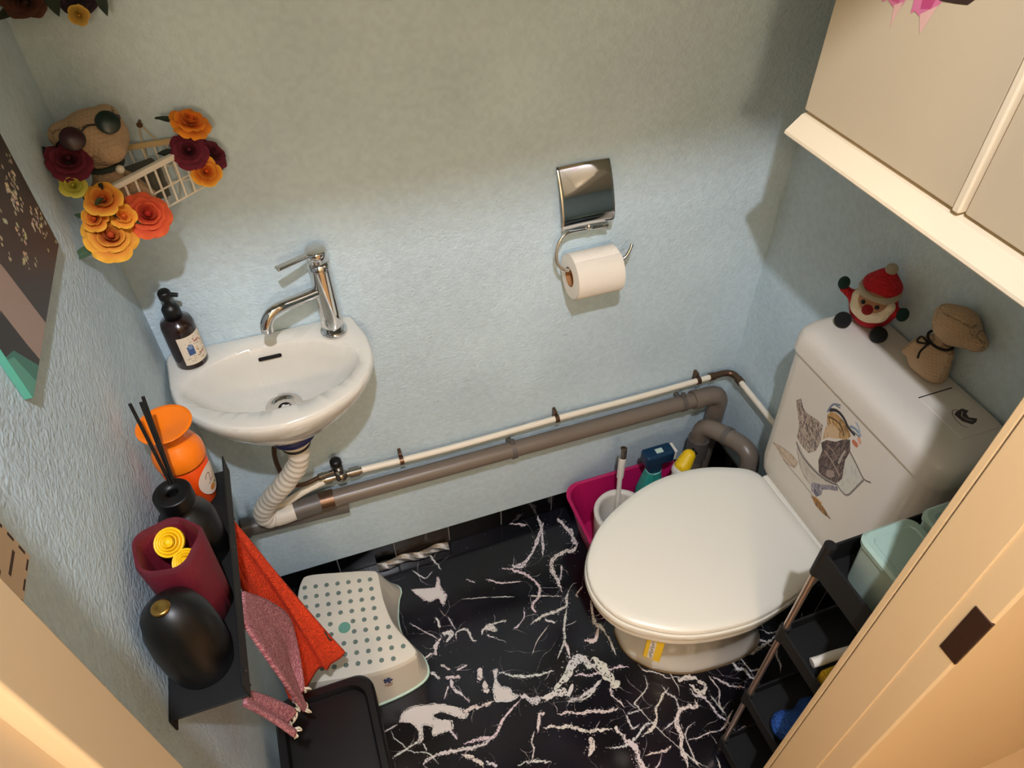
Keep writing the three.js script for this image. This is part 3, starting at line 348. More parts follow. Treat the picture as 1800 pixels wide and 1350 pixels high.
{
  const t = thing('toilet', 'white toilet with closed lid and cat-in-bathtub sticker on cistern', 'toilet');
  const LID = [[1.136, 0.355], [1.12, 0.327], [1.086, 0.308], [1.028, 0.287], [0.96, 0.279], [0.885, 0.286], [0.802, 0.314], [0.728, 0.357], [0.677, 0.418], [0.661, 0.473], [0.669, 0.522], [0.694, 0.563], [0.737, 0.597], [0.784, 0.622], [0.848, 0.639], [0.932, 0.645], [1.018, 0.631], [1.1, 0.606], [1.138, 0.583], [1.141, 0.53], [1.139, 0.47], [1.137, 0.41]];
  const N = 120, cx = 0.9, cz = 0.462;
  const base = oring(LID, N, 0);
  const ring = (s, y, dx = 0, dz = 0) => base.map(p => V(cx + (p.x - cx) * s + dx, y, cz + (p.z - cz) * s + dz));
  part('lid', loft([ring(0.95, 0.426), ring(0.985, 0.426), ring(0.997, 0.429), ring(1, 0.433), ring(0.994, 0.438), ring(0.98, 0.4405), ring(0.9, 0.4425), ring(0.5, 0.4445)], true, true, 1.0), m.plastic, t);
  const seat = part('seat', loft([ring(0.62, 0.408), ring(1.0, 0.408), ring(1.012, 0.411), ring(1.014, 0.417), ring(1.006, 0.423), ring(0.96, 0.4245), ring(0.62, 0.4245), ring(0.6, 0.416)], false, false, 1.0), m.plastic, t);
  part('hinge_bar', rbox(1.136, 1.166, 0.41, 0.437, 0.35, 0.6, 0.006, 3), m.plastic, t);
  // bowl and foot in one skin
  const foot = oring([[0.795, 0.42], [0.8, 0.385], [0.83, 0.365], [0.9, 0.352], [1.0, 0.35], [1.08, 0.36], [1.125, 0.39], [1.135, 0.46], [1.125, 0.535], [1.06, 0.56], [0.96, 0.558], [0.895, 0.543], [0.845, 0.514], [0.81, 0.475], [0.797, 0.445]], N, 0);
  // both rings start at the same bearing so that the skin does not twist
  const bear = (R) => { const A = Array.from({ length: N }, (_, i) => i / N * 2 * Math.PI); return A.map(a => { const dx = Math.cos(a), dz = Math.sin(a); let best = 0; for (let i = 0; i < R.length; i++) { const p = R[i], q = R[(i + 1) % R.length], ex = q.x - p.x, ez = q.z - p.z, det = dx * -ez + dz * ex; if (Math.abs(det) < 1e-12) continue; const rx = p.x - 0.96, rz = p.z - cz, s = (rx * -ez + rz * ex) / det, w = (dx * rz - dz * rx) / det; if (s > 0 && w >= 0 && w <= 1) best = Math.max(best, s); } return best; }); };
  const rf = bear(foot), rl = bear(base);
  const mix = (f, s, y) => Array.from({ length: N }, (_, i) => { const a = i / N * 2 * Math.PI, r = (rf[i] * (1 - f) + rl[i] * f) * s; return V(0.96 + Math.cos(a) * r, y, cz + Math.sin(a) * r); });
  part('bowl', loft([mix(0, 0.97, 0), mix(0, 1, 0.004), mix(0, 1, 0.016), mix(0, 0.975, 0.024), mix(0, 0.9, 0.034), mix(0, 0.82, 0.06), mix(0, 0.78, 0.1), mix(0.02, 0.77, 0.15), mix(0.12, 0.79, 0.2), mix(0.32, 0.82, 0.26), mix(0.6, 0.87, 0.32), mix(0.88, 0.945, 0.365), mix(1, 0.985, 0.385), mix(1, 0.985, 0.398), mix(1, 0.97, 0.405), mix(1, 0.72, 0.405)], true, true, 0.7), m.bowl, t);
  part('floor_joint', loft([mix(0, 1.012, 0.0005), mix(0, 1.012, 0.003), mix(0, 0.99, 0.006)], false, false, 0), m.grime, t, 'brown dirt line around the foot');
  part('bolt_cap', T(new THREE.SphereGeometry(0.007, 14, 8, 0, 6.3, 0, 1.6), 0.985, 0.031, 0.538, 0.9), m.grime, t, 'brown bolt cap on the foot');
  // cistern
  const tr = (x0, z0, z1, y, r = 0.035) => rring(x0, 1.276, z0, z1, r, y, 8);
  part('cistern', loft([tr(1.15, 0.33, 0.67, 0.432, 0.03), tr(1.143, 0.316, 0.684, 0.45), tr(1.141, 0.311, 0.689, 0.48), tr(1.127, 0.309, 0.691, 0.78), tr(1.128, 0.311, 0.689, 0.7985)], true, true, 0.7), m.tank, t);
  part('cistern_lid', loft([tr(1.126, 0.309, 0.691, 0.8), tr(1.122, 0.305, 0.695, 0.803), tr(1.1225, 0.305, 0.695, 0.828), tr(1.127, 0.308, 0.692, 0.842), tr(1.137, 0.314, 0.686, 0.852), tr(1.152, 0.324, 0.676, 0.8585), tr(1.17, 0.336, 0.664, 0.8605), tr(1.2, 0.36, 0.64, 0.861, 0.03)], true, true, 0.5), m.tank, t);
  const b = part('flush_button', rbox(1.192, 1.266, 0.8595, 0.8618, 0.552, 0.648, 0.0009, 1), m.tank, t);
  part('button_gap', box(1.192, 1.262, 0.8598, 0.8612, 0.5495, 0.5515), m.darkHole, b, 'dark gap beside the button');
  const stB = canvasTex(256, 256, (x) => { x.clearRect(0, 0, 256, 256); x.strokeStyle = x.fillStyle = '#3a2f33'; x.lineWidth = 5; const p = a => { x.beginPath(); a.forEach(([u, v], i) => i ? x.lineTo(u, v) : x.moveTo(u, v)); }; p([[60, 90], [95, 60], [115, 100], [150, 110], [180, 60], [205, 95], [215, 140], [165, 185], [90, 190], [70, 150]]); x.closePath(); x.globalAlpha = 0.75; x.fill(); x.globalAlpha = 1; x.strokeStyle = '#cfc2b4'; p([[85, 110], [120, 150], [160, 140], [190, 110]]); x.stroke(); x.strokeStyle = '#5b4c4a'; x.beginPath(); x.ellipse(140, 170, 90, 48, 0.2, 0.2, 3.6); x.stroke(); });
  const sb = new THREE.PlaneGeometry(0.056, 0.056); sb.rotateX(-Math.PI / 2); sb.rotateY(Math.PI / 2 * -1); sb.translate(1.232, 0.8621, 0.61);
  part('button_sticker', sb, new THREE.MeshStandardMaterial({ map: stB, transparent: true, alphaTest: 0.3, roughness: 0.5, side: THREE.DoubleSide }), b, 'small dark animal sticker');
  // sticker on the front of the cistern, drawn in the plane of the front (z to the right, y up)
  const z0 = 0.335, z1 = 0.605, y0 = 0.515, y1 = 0.795;
  const st = canvasTex(1024, 1024, (x, w, h) => {
    const P = a => { x.beginPath(); for (let i = 0; i < a.length; i += 2) { const u = (a[i] - z0) / (z1 - z0) * w, v = (y1 - a[i + 1]) / (y1 - y0) * h; i ? x.lineTo(u, v) : x.moveTo(u, v); } };
    const fill = (k, c) => { P(STICKER[k]); x.closePath(); x.fillStyle = c; x.fill(); }, line = (k, c, l) => { P(STICKER[k]); x.strokeStyle = c; x.lineWidth = l; x.lineJoin = x.lineCap = 'round'; x.stroke(); };
    const hatch = (k, c, n, l, dir) => { x.save(); P(STICKER[k]); x.closePath(); x.clip(); x.strokeStyle = c; x.lineWidth = l; for (let i = 0; i < n; i++) { const q = rnd() * w, s = rnd() * h, e = 20 + rnd() * 46, a = dir + (rnd() - 0.5) * 0.7; x.beginPath(); x.moveTo(q, s); x.lineTo(q + Math.cos(a) * e, s + Math.sin(a) * e); x.stroke(); } x.restore(); };
    const soft = (k, c, l) => { const A = STICKER[k], Q = []; for (let i = 0; i < A.length; i += 2) Q.push([(A[i] - z0) / (z1 - z0) * w, (y1 - A[i + 1]) / (y1 - y0) * h]); x.beginPath(); x.moveTo(...Q[0]); for (let i = 1; i < Q.length - 1; i++) x.quadraticCurveTo(Q[i][0], Q[i][1], (Q[i][0] + Q[i + 1][0]) / 2, (Q[i][1] + Q[i + 1][1]) / 2); x.lineTo(...Q[Q.length - 1]); x.strokeStyle = c; x.lineWidth = l; x.lineJoin = x.lineCap = 'round'; x.stroke(); };
    fill('tubin', '#c4bcae'); hatch('tubin', '#a39a90', 500, 5, 0.8); fill('tub', '#cbc9be'); hatch('tub', '#b4b2a8', 260, 7, 1.2);
    fill('paper', '#bfae9c'); hatch('paper', '#7b6a5e', 2600, 4, 0.2); hatch('paper', '#54454a', 1500, 5, 1.3); hatch('paper', '#cdbfae', 500, 4, 0.9); soft('paper', '#7d6d62', 3);
    fill('feather', '#c8b49d'); hatch('feather', '#8a725e', 900, 3, 0.9); soft('feather', '#8a7664', 4); soft('quill', '#6d5849', 4);
    fill('body', '#56423d'); hatch('body', '#3a2a2a', 1700, 9, 1.9); hatch('body', '#7d675e', 900, 6, 1.7); soft('fold', '#a08c80', 13); soft('fold2', '#a99a90', 17); soft('fold3', '#2e2122', 10); soft('fold4', '#927d72', 12); fill('belly', '#98847a'); hatch('belly', '#b5a69a', 300, 5, 0.6);
    fill('head', '#b0874f'); hatch('head', '#75552f', 1100, 6, 1.0); hatch('head', '#d8bb88', 800, 5, 0.8); fill('cheek', '#cdb08a'); hatch('cheek', '#a0805a', 500, 5, 0.9); soft('stripe', '#2b2428', 24); soft('stripe2', '#5f4527', 13);
    soft('specs', '#737d8f', 14); soft('specs2', '#5c6373', 9); soft('bow', '#7d93a8', 20); soft('bow2', '#9db0bf', 14); soft('bow3', '#59697a', 9); soft('nose', '#c46f48', 40); soft('nose2', '#d9a089', 30);
    soft('side', '#8a8178', 7); soft('rim', '#625a58', 15); soft('rim2', '#a9a096', 9); soft('tubr', '#6f655c', 13); soft('tubb', '#786e66', 14); fill('foam', '#8f8a93'); hatch('foam', '#4f4a5c', 900, 7, 0.4); hatch('foam', '#c9c2c4', 400, 6, 0.9);
    soft('rope', '#76655a', 6); soft('rope2', '#6a5648', 6); fill('leaf', '#a5712c'); hatch('leaf', '#4c3a20', 900, 7, 0.8); soft('leaf2', '#c48a36', 14);
  });
  const sg = new THREE.PlaneGeometry(z1 - z0, y1 - y0, 1, 1); sg.rotateY(-Math.PI / 2); sg.rotateZ(-Math.atan2(0.014, 0.3) * -1); sg.translate(1.1327, (y0 + y1) / 2, (z0 + z1) / 2);
  part('bathtub_sticker', sg, new THREE.MeshStandardMaterial({ map: st, transparent: true, alphaTest: 0.3, roughness: 0.45, side: THREE.DoubleSide }), t, 'printed sticker of a cat reading in a bathtub');
}
{
  const t = thing('toilet_freshener', 'yellow freshener tag hanging from the toilet bowl rim', 'freshener', [0.764, 0.385, 0.5815], -0.75);
  part('tag', T(new RoundedBoxGeometry(0.036, 0.1, 0.006, 3, 0.0028), 0, -0.062, 0.006), m.stickerY, t);
  part('hook', tube([[0, -0.012, 0.004], [0, 0.014, 0.006], [0, 0.0195, 0.0], [0, 0.0195, -0.012]], 0.0022, 20, 8), m.stickerY, t);
  const sq = canvasTex(128, 256, (x) => { x.fillStyle = '#d9d4c8'; x.fillRect(0, 0, 128, 256); x.strokeStyle = '#3d3833'; x.lineWidth = 9; for (let k = 0; k < 6; k++) { x.beginPath(); x.ellipse(64 + (k % 2 ? 12 : -12), 30 + k * 38, 26, 15, 0.6, 0, 6.3); x.stroke(); } });
  part('print', T(new THREE.PlaneGeometry(0.012, 0.075), -0.003, -0.07, 0.0093), M(0xffffff, 0.5, { map: sq }), t, 'grey printed strip');
}
// ------------------------------------------------------------------ toilet paper
{
  const t = thing('paper_holder', 'chrome toilet paper holder with curved cover plate', 'paper holder');
  const prof = [[0.006, 1.088], [0.011, 1.082], [0.024, 1.062], [0.037, 1.036], [0.046, 1.01], [0.049, 0.992], [0.047, 0.982], [0.038, 0.972], [0.03, 0.966]];
  const pc = new THREE.CatmullRomCurve3(prof.map(p => V(0, p[1], p[0])));
  part('cover', sheet((u, v) => { const q = pc.getPoint(v), k = v > 0.82 ? 1 - (v - 0.82) * 1.5 : 1; return V(0.804 + (u - 0.5) * 0.106 * k, q.y + 0.0016 * Math.sin(u * 3.1), q.z); }, 20, 40, 0.0012), m.chrome, t);
  part('wall_plate', rbox(0.785, 0.825, 0.945, 0.985, 0.0005, 0.012, 0.003), m.chrome, t);
  part('hinge_rod', [rod([0.772, 0.963, 0.03], [0.85, 0.959, 0.03], 0.0042, 14), rod([0.81, 0.962, 0.008], [0.81, 0.962, 0.03], 0.006, 14), T(new THREE.SphereGeometry(0.0075, 16, 12), 0.812, 0.968, 0.034), rod([0.846, 0.9592, 0.03], [0.854, 0.9588, 0.03], 0.0052, 14)], m.chrome, t);
  part('arm', tube([[0.79, 0.961, 0.03], [0.772, 0.961, 0.031], [0.755, 0.953, 0.034], [0.744, 0.932, 0.04], [0.744, 0.908, 0.048], [0.756, 0.895, 0.055], [0.775, 0.892, 0.058], [0.82, 0.891, 0.058], [0.872, 0.891, 0.058], [0.886, 0.895, 0.058], [0.897, 0.908, 0.054], [0.902, 0.918, 0.05]], 0.0038, 90, 12), m.chrome, t);
}
{
  const t = thing('toilet_paper_roll', 'half used white toilet paper roll hanging on the chrome holder', 'toilet paper', [0.8165, 0.8765, 0.058]);
  const h = 0.05, R = 0.0465, r = 0.0192;
  const g = lathe([[r + 0.001, -h], [R - 0.002, -h], [R, -h + 0.002], [R, h - 0.002], [R - 0.002, h], [r + 0.001, h]], 56); g.rotateZ(Math.PI / 2); part('paper', g, m.paper, t);
  const c = lathe([[r, -h - 0.0005], [r + 0.0011, -h - 0.0005], [r + 0.0011, h + 0.0005], [r, h + 0.0005], [r, -h - 0.0005]], 40); c.rotateZ(Math.PI / 2); part('core', c, m.card, t, 'brown cardboard core');
  part('loose_sheet', sheet((u, v) => { const a = 1.2 - v * 2.2; return V((u - 0.5) * 0.098, Math.sin(a) * (R + 0.0008), -Math.cos(a) * -(R + 0.0008)); }, 6, 20, 0.0006), m.paper, t);
}
// ------------------------------------------------------------------ wall cabinet
{
  const t = thing('wall_cabinet', 'cream two-door wall cabinet above the cistern', 'cabinet');
  part('body', box(1.0195, W - 0.001, 1.262, 2.05, 0.312, DZ - 0.012), m.cabinet, t);
  const lip = new THREE.Shape([[1.02, 1.281], [1.0, 1.2765], [0.978, 1.256], [0.977, 1.252], [0.98, 1.249], [1.02, 1.249]].map(p => new THREE.Vector2(...p)));
  const lg = new THREE.ExtrudeGeometry(lip, { depth: DZ - 0.012 - 0.309, bevelEnabled: false }); lg.translate(0, 0, 0.309); part('bottom_rail', lg, m.cabinetLip, t);
  const d1 = part('door', rbox(1.0, 1.019, 1.2835, 2.05, 0.3105, 0.5935, 0.0022), m.cabinet, t);
  part('pull_strip', rbox(0.9965, 1.0195, 1.2825, 2.05, 0.5945, 0.6055, 0.003), m.cabinetLip, d1);
  part('door', rbox(1.0035, 1.02, 1.2835, 2.05, 0.608, DZ - 0.014, 0.0022), m.cabinet, t);
  // pink blossom stickers on the first door (z right, y up)
  const tex = canvasTex(512, 512, (x) => {
    const z0 = 0.37, z1 = 0.55, y0 = 1.41, y1 = 1.59, P = a => { x.beginPath(); a.forEach(([z, y], i) => { const u = (z - z0) / (z1 - z0) * 512, v = (y1 - y) / (y1 - y0) * 512; i ? x.lineTo(u, v) : x.moveTo(u, v); }); };
    const f = (a, c, al = 1) => { P(a); x.closePath(); x.globalAlpha = al; x.fillStyle = c; x.fill(); x.globalAlpha = 1; };
    f([[0.385, 1.455], [0.4, 1.47], [0.426, 1.468], [0.421, 1.452], [0.408, 1.447], [0.396, 1.452], [0.39, 1.447]], '#d57a98'); f([[0.398, 1.465], [0.418, 1.466], [0.414, 1.452], [0.403, 1.452]], '#c4557f');
    f([[0.409, 1.449], [0.421, 1.456], [0.416, 1.436], [0.4145, 1.425]], '#e0b3a8');
    f([[0.434, 1.468], [0.44, 1.49], [0.47, 1.486], [0.474, 1.472], [0.464, 1.456], [0.45, 1.449], [0.441, 1.452], [0.437, 1.448]], '#d7789a'); f([[0.444, 1.478], [0.466, 1.478], [0.462, 1.46], [0.448, 1.456]], '#bf4a78');
    f([[0.45, 1.451], [0.47, 1.466], [0.464, 1.446], [0.4595, 1.4325]], '#e3b5a9');
    P([[0.47, 1.473], [0.49, 1.476], [0.505, 1.479], [0.52, 1.495], [0.53, 1.53]]); x.strokeStyle = '#3a2620'; x.lineWidth = 13; x.lineCap = 'round'; x.stroke();
    f([[0.44, 1.5], [0.455, 1.54], [0.48, 1.55], [0.49, 1.52], [0.47, 1.495]], '#d98aa5'); f([[0.39, 1.48], [0.4, 1.52], [0.425, 1.525], [0.43, 1.49]], '#dc93aa');
  });
  const g = new THREE.PlaneGeometry(0.18, 0.18); g.rotateY(-Math.PI / 2); g.translate(0.9993, 1.5, 0.46);
  part('blossom_sticker', g, new THREE.MeshStandardMaterial({ map: tex, transparent: true, alphaTest: 0.3, roughness: 0.45, side: THREE.DoubleSide }), d1, 'pink blossom sticker with a dark twig');
}
// ------------------------------------------------------------------ toys on the cistern
{
  const t = thing('crocheted_doll', 'round crocheted doll with red hat, white beard and red nose on the cistern', 'doll', [1.236, 0.8606, 0.362], -0.62);
  t.rotation.y = -1.05;
  part('body', blob([{ c: [0, 0.042, 0], r: [0.041, 0.042, 0.036] }, { c: [0, 0.078, -0.002], r: [0.031, 0.034, 0.028] }, { c: [0.034, 0.05, 0.008], d: [0.05, 0.06, 0.012], r: [0.009, 0.0075] }, { c: [-0.034, 0.05, 0.008], d: [-0.056, 0.064, 0.014], r: [0.009, 0.0075] }], 48, 0.01), m.knitRed, t);
  part('face', T(new THREE.SphereGeometry(0.03, 28, 18), 0, 0.061, 0.0125, 0, 0, 0).scale(1, 1, 1), m.skin, t);
  part('beard', blob([{ c: [-0.02, 0.05, 0.026], r: [0.014, 0.016, 0.012] }, { c: [0, 0.04, 0.03], r: [0.02, 0.013, 0.012] }, { c: [0.02, 0.05, 0.026], r: [0.014, 0.016, 0.012] }, { c: [-0.028, 0.064, 0.018], r: [0.01, 0.012, 0.01] }, { c: [0.028, 0.064, 0.018], r: [0.01, 0.012, 0.01] }, { c: [0, 0.052, 0.034], r: [0.018, 0.006, 0.009] }], 44, 0.008), m.knitWhite, t, 'white wool beard');
  part('hat', blob([{ c: [0, 0.088, -0.003], r: [0.0335, 0.02, 0.031] }, { c: [0, 0.1, -0.004], r: [0.02, 0.02, 0.02] }], 40, 0.01), m.knitRed, t);
  { const b = new THREE.TorusGeometry(0.0305, 0.0055, 10, 36); b.rotateX(Math.PI / 2 + 0.12); b.scale(1.02, 1.15, 0.98); b.translate(0, 0.0815, 0.003); part('hat_band', b, m.knitWhite, t, 'white hat band'); }
  part('pompom', T(new THREE.SphereGeometry(0.0105, 18, 12), 0.003, 0.123, -0.004), m.knitWhite, t, 'white pompom');
  part('nose', T(new THREE.SphereGeometry(0.0095, 18, 12), 0, 0.061, 0.0445), m.noseRed, t, 'red ball nose');
  for (const s of [-1, 1]) { part('eye', T(new THREE.SphereGeometry(0.0042, 12, 8), s * 0.0125, 0.0695, 0.0395), m.blackGloss, t, 'black bead eye'); part('mitten', T(new THREE.SphereGeometry(0.0115, 16, 12).scale(0.9, 1.15, 0.9), s > 0 ? 0.052 : -0.059, s > 0 ? 0.058 : 0.074, 0.014), m.knitGreen, t, 'green mitten'); part('shoe', T(new THREE.SphereGeometry(0.015, 20, 14), s * 0.033, 0.0152, 0.036), m.knitBlack, t, 'black round shoe'); }
}
{
  const t = thing('knitted_bear', 'beige knitted bear leaning on the wall at the cistern', 'soft toy', [1.243, 0.8606, 0.497]);
  t.rotation.y = -1.25;
  part('body', blob([{ c: [0, 0.03, 0.0], r: [0.031, 0.032, 0.028] }, { c: [0, 0.052, -0.002], r: [0.022, 0.024, 0.02] }, { c: [0.02, 0.013, 0.006], r: [0.017, 0.0135, 0.02] }, { c: [-0.02, 0.05, 0.008], d: [-0.03, 0.034, 0.016], r: [0.01, 0.008] }, { c: [0.024, 0.055, 0.0], d: [0.03, 0.012, 0.004], r: [0.012, 0.014] },
    { c: [0.016, 0.108, -0.004], r: [0.037, 0.034, 0.031] }, { c: [0.05, 0.1, -0.002], r: [0.021, 0.017, 0.015] }, { c: [-0.01, 0.118, -0.006], r: [0.013, 0.015, 0.012] }], 60, 0.009), m.knit, t);
  part('neck_cord', (() => { const g = new THREE.TorusGeometry(0.0215, 0.0024, 8, 36); g.rotateX(Math.PI / 2); g.rotateZ(-0.18); return g.translate(0.006, 0.073, 0.0); })(), M(0x1c1512, 0.9), t, 'dark neck cord');
  part('bow', [tube([[-0.004, 0.072, 0.021], [-0.016, 0.08, 0.026], [-0.018, 0.068, 0.027], [-0.004, 0.07, 0.022]], 0.0018, 20, 6), tube([[-0.003, 0.07, 0.022], [-0.006, 0.056, 0.03], [-0.004, 0.044, 0.033]], 0.0018, 14, 6), T(new THREE.SphereGeometry(0.0042, 10, 8), -0.004, 0.071, 0.023)], M(0x1c1512, 0.9), t, 'dark ribbon bow');
}
// ------------------------------------------------------------------ black wall shelf and what stands on it
{
  const t = thing('wall_shelf', 'black metal shelf with raised front edge on the left wall', 'shelf');
  part('plate', rbox(0.0005, 0.093, 0.857, 0.86, 0.315, 0.68, 0.0012, 1), m.blackMetal, t);
  part('front_edge', rbox(0.0912, 0.0935, 0.856, 0.892, 0.315, 0.682, 0.001, 1), m.blackMetal, t);
  part('wall_flange', rbox(0.0005, 0.003, 0.832, 0.8585, 0.315, 0.68, 0.001, 1), m.blackMetal, t);
  for (const z of [0.4, 0.56, 0.66]) part('hook', tube([[0.07, 0.857, z], [0.07, 0.846, z], [0.075, 0.838, z], [0.085, 0.838, z], [0.09, 0.846, z]], 0.0025, 20, 8), m.blackMetal, t);
  for (const z of [0.47, 0.655]) part('screw', T(new THREE.SphereGeometry(0.0035, 10, 6), 0.0908, 0.872, z), m.steel, t);
}
{
  const t = thing('room_spray_bottle', 'orange bottle with wide flared cap and oval label on the shelf', 'bottle', [0.05, 0.8602, 0.353]);
  part('cap', lathe([[0, 0.088], [0.0335, 0.088], [0.0345, 0.092], [0.0345, 0.104], [0.03, 0.117], [0.021, 0.125], [0.018, 0.131], [0.018, 0.141], [0.022, 0.149], [0.032, 0.155], [0.036, 0.157], [0.036, 0.159], [0.031, 0.1585], [0.012, 0.153], [0, 0.152]], 44), m.orangeP, t);
  part('body', lathe([[0, 0], [0.02, 0], [0.024, 0.003], [0.029, 0.04], [0.0325, 0.088], [0, 0.088]], 40), m.orangeGlass, t);
  const lab = canvasTex(256, 320, (x) => { x.clearRect(0, 0, 256, 320); x.fillStyle = '#e6d6c6'; x.beginPath(); x.ellipse(128, 160, 120, 150, 0, 0, 7); x.fill(); x.strokeStyle = '#6b4a3a'; x.lineWidth = 7; x.beginPath(); x.moveTo(80, 120); x.bezierCurveTo(90, 60, 150, 70, 120, 150); x.bezierCurveTo(100, 190, 170, 160, 180, 120); x.stroke(); x.beginPath(); x.moveTo(90, 190); x.lineTo(175, 176); x.stroke(); x.fillStyle = '#d98a3c'; x.beginPath(); x.arc(120, 248, 30, 0, 7); x.fill(); x.fillStyle = '#8b9a4a'; x.beginPath(); x.ellipse(165, 235, 24, 12, 0.6, 0, 7); x.fill(); });
  const lg = new THREE.CylinderGeometry(0.0332, 0.0288, 0.062, 24, 1, true, 0.35, 1.5); part('label', T(lg, 0, 0.048, 0), new THREE.MeshStandardMaterial({ map: lab, transparent: true, alphaTest: 0.4, roughness: 0.5, side: THREE.DoubleSide }), t, 'pale oval label with script');
}
{
  const t = thing('reed_diffuser', 'black reed diffuser bottle with three black reeds on the shelf', 'diffuser', [0.05, 0.8602, 0.452]);
  part('bottle', lathe([[0, 0], [0.034, 0], [0.037, 0.004], [0.037, 0.07], [0.033, 0.083], [0.018, 0.096], [0.015, 0.102], [0.015, 0.116], [0, 0.116]], 40), m.black, t);
  part('collar', lathe([[0.008, 0.11], [0.022, 0.11], [0.024, 0.114], [0.024, 0.131], [0.022, 0.134], [0.009, 0.134], [0.008, 0.126], [0.008, 0.11]], 36), m.black, t);
  for (const [x, y, z] of [[-0.012, 0.242, -0.058], [-0.003, 0.232, -0.068], [0.004, 0.245, -0.062]]) part('reed', rod([0.004 - x * 0.3, 0.06, 0.012 - z * 0.1], [x, y, z], 0.0022, 8), m.black, t);
}
{
  const t = thing('wax_lantern', 'hollow burgundy wax candle holder in the middle of the shelf', 'candle holder', [0.0485, 0.8602, 0.543]);
  const hexr = (r, y, k = 0.05) => Array.from({ length: 48 }, (_, i) => { const a = i / 48 * 2 * Math.PI, q = r * (1 + k * Math.cos(5 * a + 0.6)); return V(q * Math.cos(a), y + 0.003 * Math.sin(2 * a + 1) * (y > 0.1 ? 1 : 0), q * Math.sin(a)); });
  part('wax', loft([hexr(0.033, 0), hexr(0.035, 0.003), hexr(0.0365, 0.05), hexr(0.038, 0.1), hexr(0.0395, 0.144), hexr(0.038, 0.149), hexr(0.0345, 0.149), hexr(0.0325, 0.143), hexr(0.031, 0.08), hexr(0.028, 0.03), hexr(0.01, 0.026)], true, true, 0.8), m.burg, t);
}
// small yellow rolled flowers inside the wax holder
function rolledFlower(pos, r, label) {
  const t = thing('wooden_flower', label, 'flower', pos); t.rotation.set(0.5, 0.2, 0.15);
  for (let k = 0; k < 4; k++) { const R = r * (1 - k * 0.22), h = r * 0.5; part('petal_ring', T(lathe([[R * 0.55, -h], [R * 0.95, -h * 0.4], [R, h * 0.3], [R * 0.93, h * 0.55], [R * 0.84, h * 0.3], [R * 0.5, -h * 0.5]], 22), 0, k * r * 0.07, 0), m.yellow, t); }
  part('bud', T(new THREE.SphereGeometry(r * 0.3, 14, 10), 0, r * 0.25, 0), m.yellow, t);
}
rolledFlower([0.046, 0.99, 0.527], 0.0185, 'upper yellow rolled flower inside the burgundy wax holder');
rolledFlower([0.0605, 0.978, 0.5525], 0.0165, 'lower yellow rolled flower inside the burgundy wax holder');
{
  const t = thing('scent_dispenser', 'black egg-shaped scent dispenser at the near end of the shelf', 'dispenser', [0.0435, 0.8602, 0.619]);
  part('shell', lathe([[0, 0], [0.032, 0], [0.036, 0.004], [0.04, 0.035], [0.0405, 0.07], [0.038, 0.1], [0.032, 0.125], [0.018, 0.14], [0.006, 0.1445], [0, 0.145]], 48), m.black, t);
  part('nozzle', T(lathe([[0, 0], [0.0105, 0], [0.0105, 0.003], [0.008, 0.005], [0.004, 0.0035], [0, 0.0035]], 24), -0.004, 0.1422, 0.004), m.brass, t, 'brass nozzle ring');
  part('sensor_window', T(new RoundedBoxGeometry(0.016, 0.05, 0.006, 3, 0.002), 0.0352, 0.07, 0.0, 0, Math.PI / 2, 0).rotateZ(0), m.blackGloss, t);
}
// ------------------------------------------------------------------ towels under the shelf
{
  const t = thing('orange_towel', 'bright orange terry towel hanging from the black shelf', 'towel');
  const fold = (u, v) => { const L = V(0.066 - 0.016 * v, 0.843 - 0.52 * v, 0.405 + 0.045 * v), R = V(0.087 + 0.082 * Math.pow(v, 0.95), 0.848 - 0.505 * v, 0.397 - 0.004 * v); const p = L.lerp(R, u); p.y += 0.03 * Math.pow(2 * u - 1, 4) * v * v * v; p.x += 0.008 * v * Math.sin(u * 11 + v * 2); p.z += 0.014 * v * Math.sin(u * 8 + 0.6) + 0.006 * Math.sin(u * 17 + v * 3) * v; return p; };
  part('cloth', sheet(fold, 40, 60, 0.007, [0.16, 0.55]), m.orangeTowel, t);
  part('inner_fold', sheet((u, v) => { const p = fold(0.05 + 0.25 * u, v * 0.72); p.x += 0.004 - 0.006 * u; p.z += 0.016 * Math.min(1, v * 4); return p; }, 14, 40, 0.006, [0.06, 0.5]), m.orangeTowel, t);
  part('hem', sheet((u, v) => { const p = fold(0.29 + 0.05 * u, v * 0.74); p.x -= 0.0; p.z += 0.019 * Math.min(1, v * 4); return p; }, 4, 40, 0.006), m.towelHem, t);
  part('hanging_loop', tube([[0.152, 0.47, 0.41], [0.155, 0.455, 0.418], [0.158, 0.44, 0.414], [0.158, 0.43, 0.408]], 0.0014, 14, 6), m.leafDark, t, 'dark hanging loop');
}
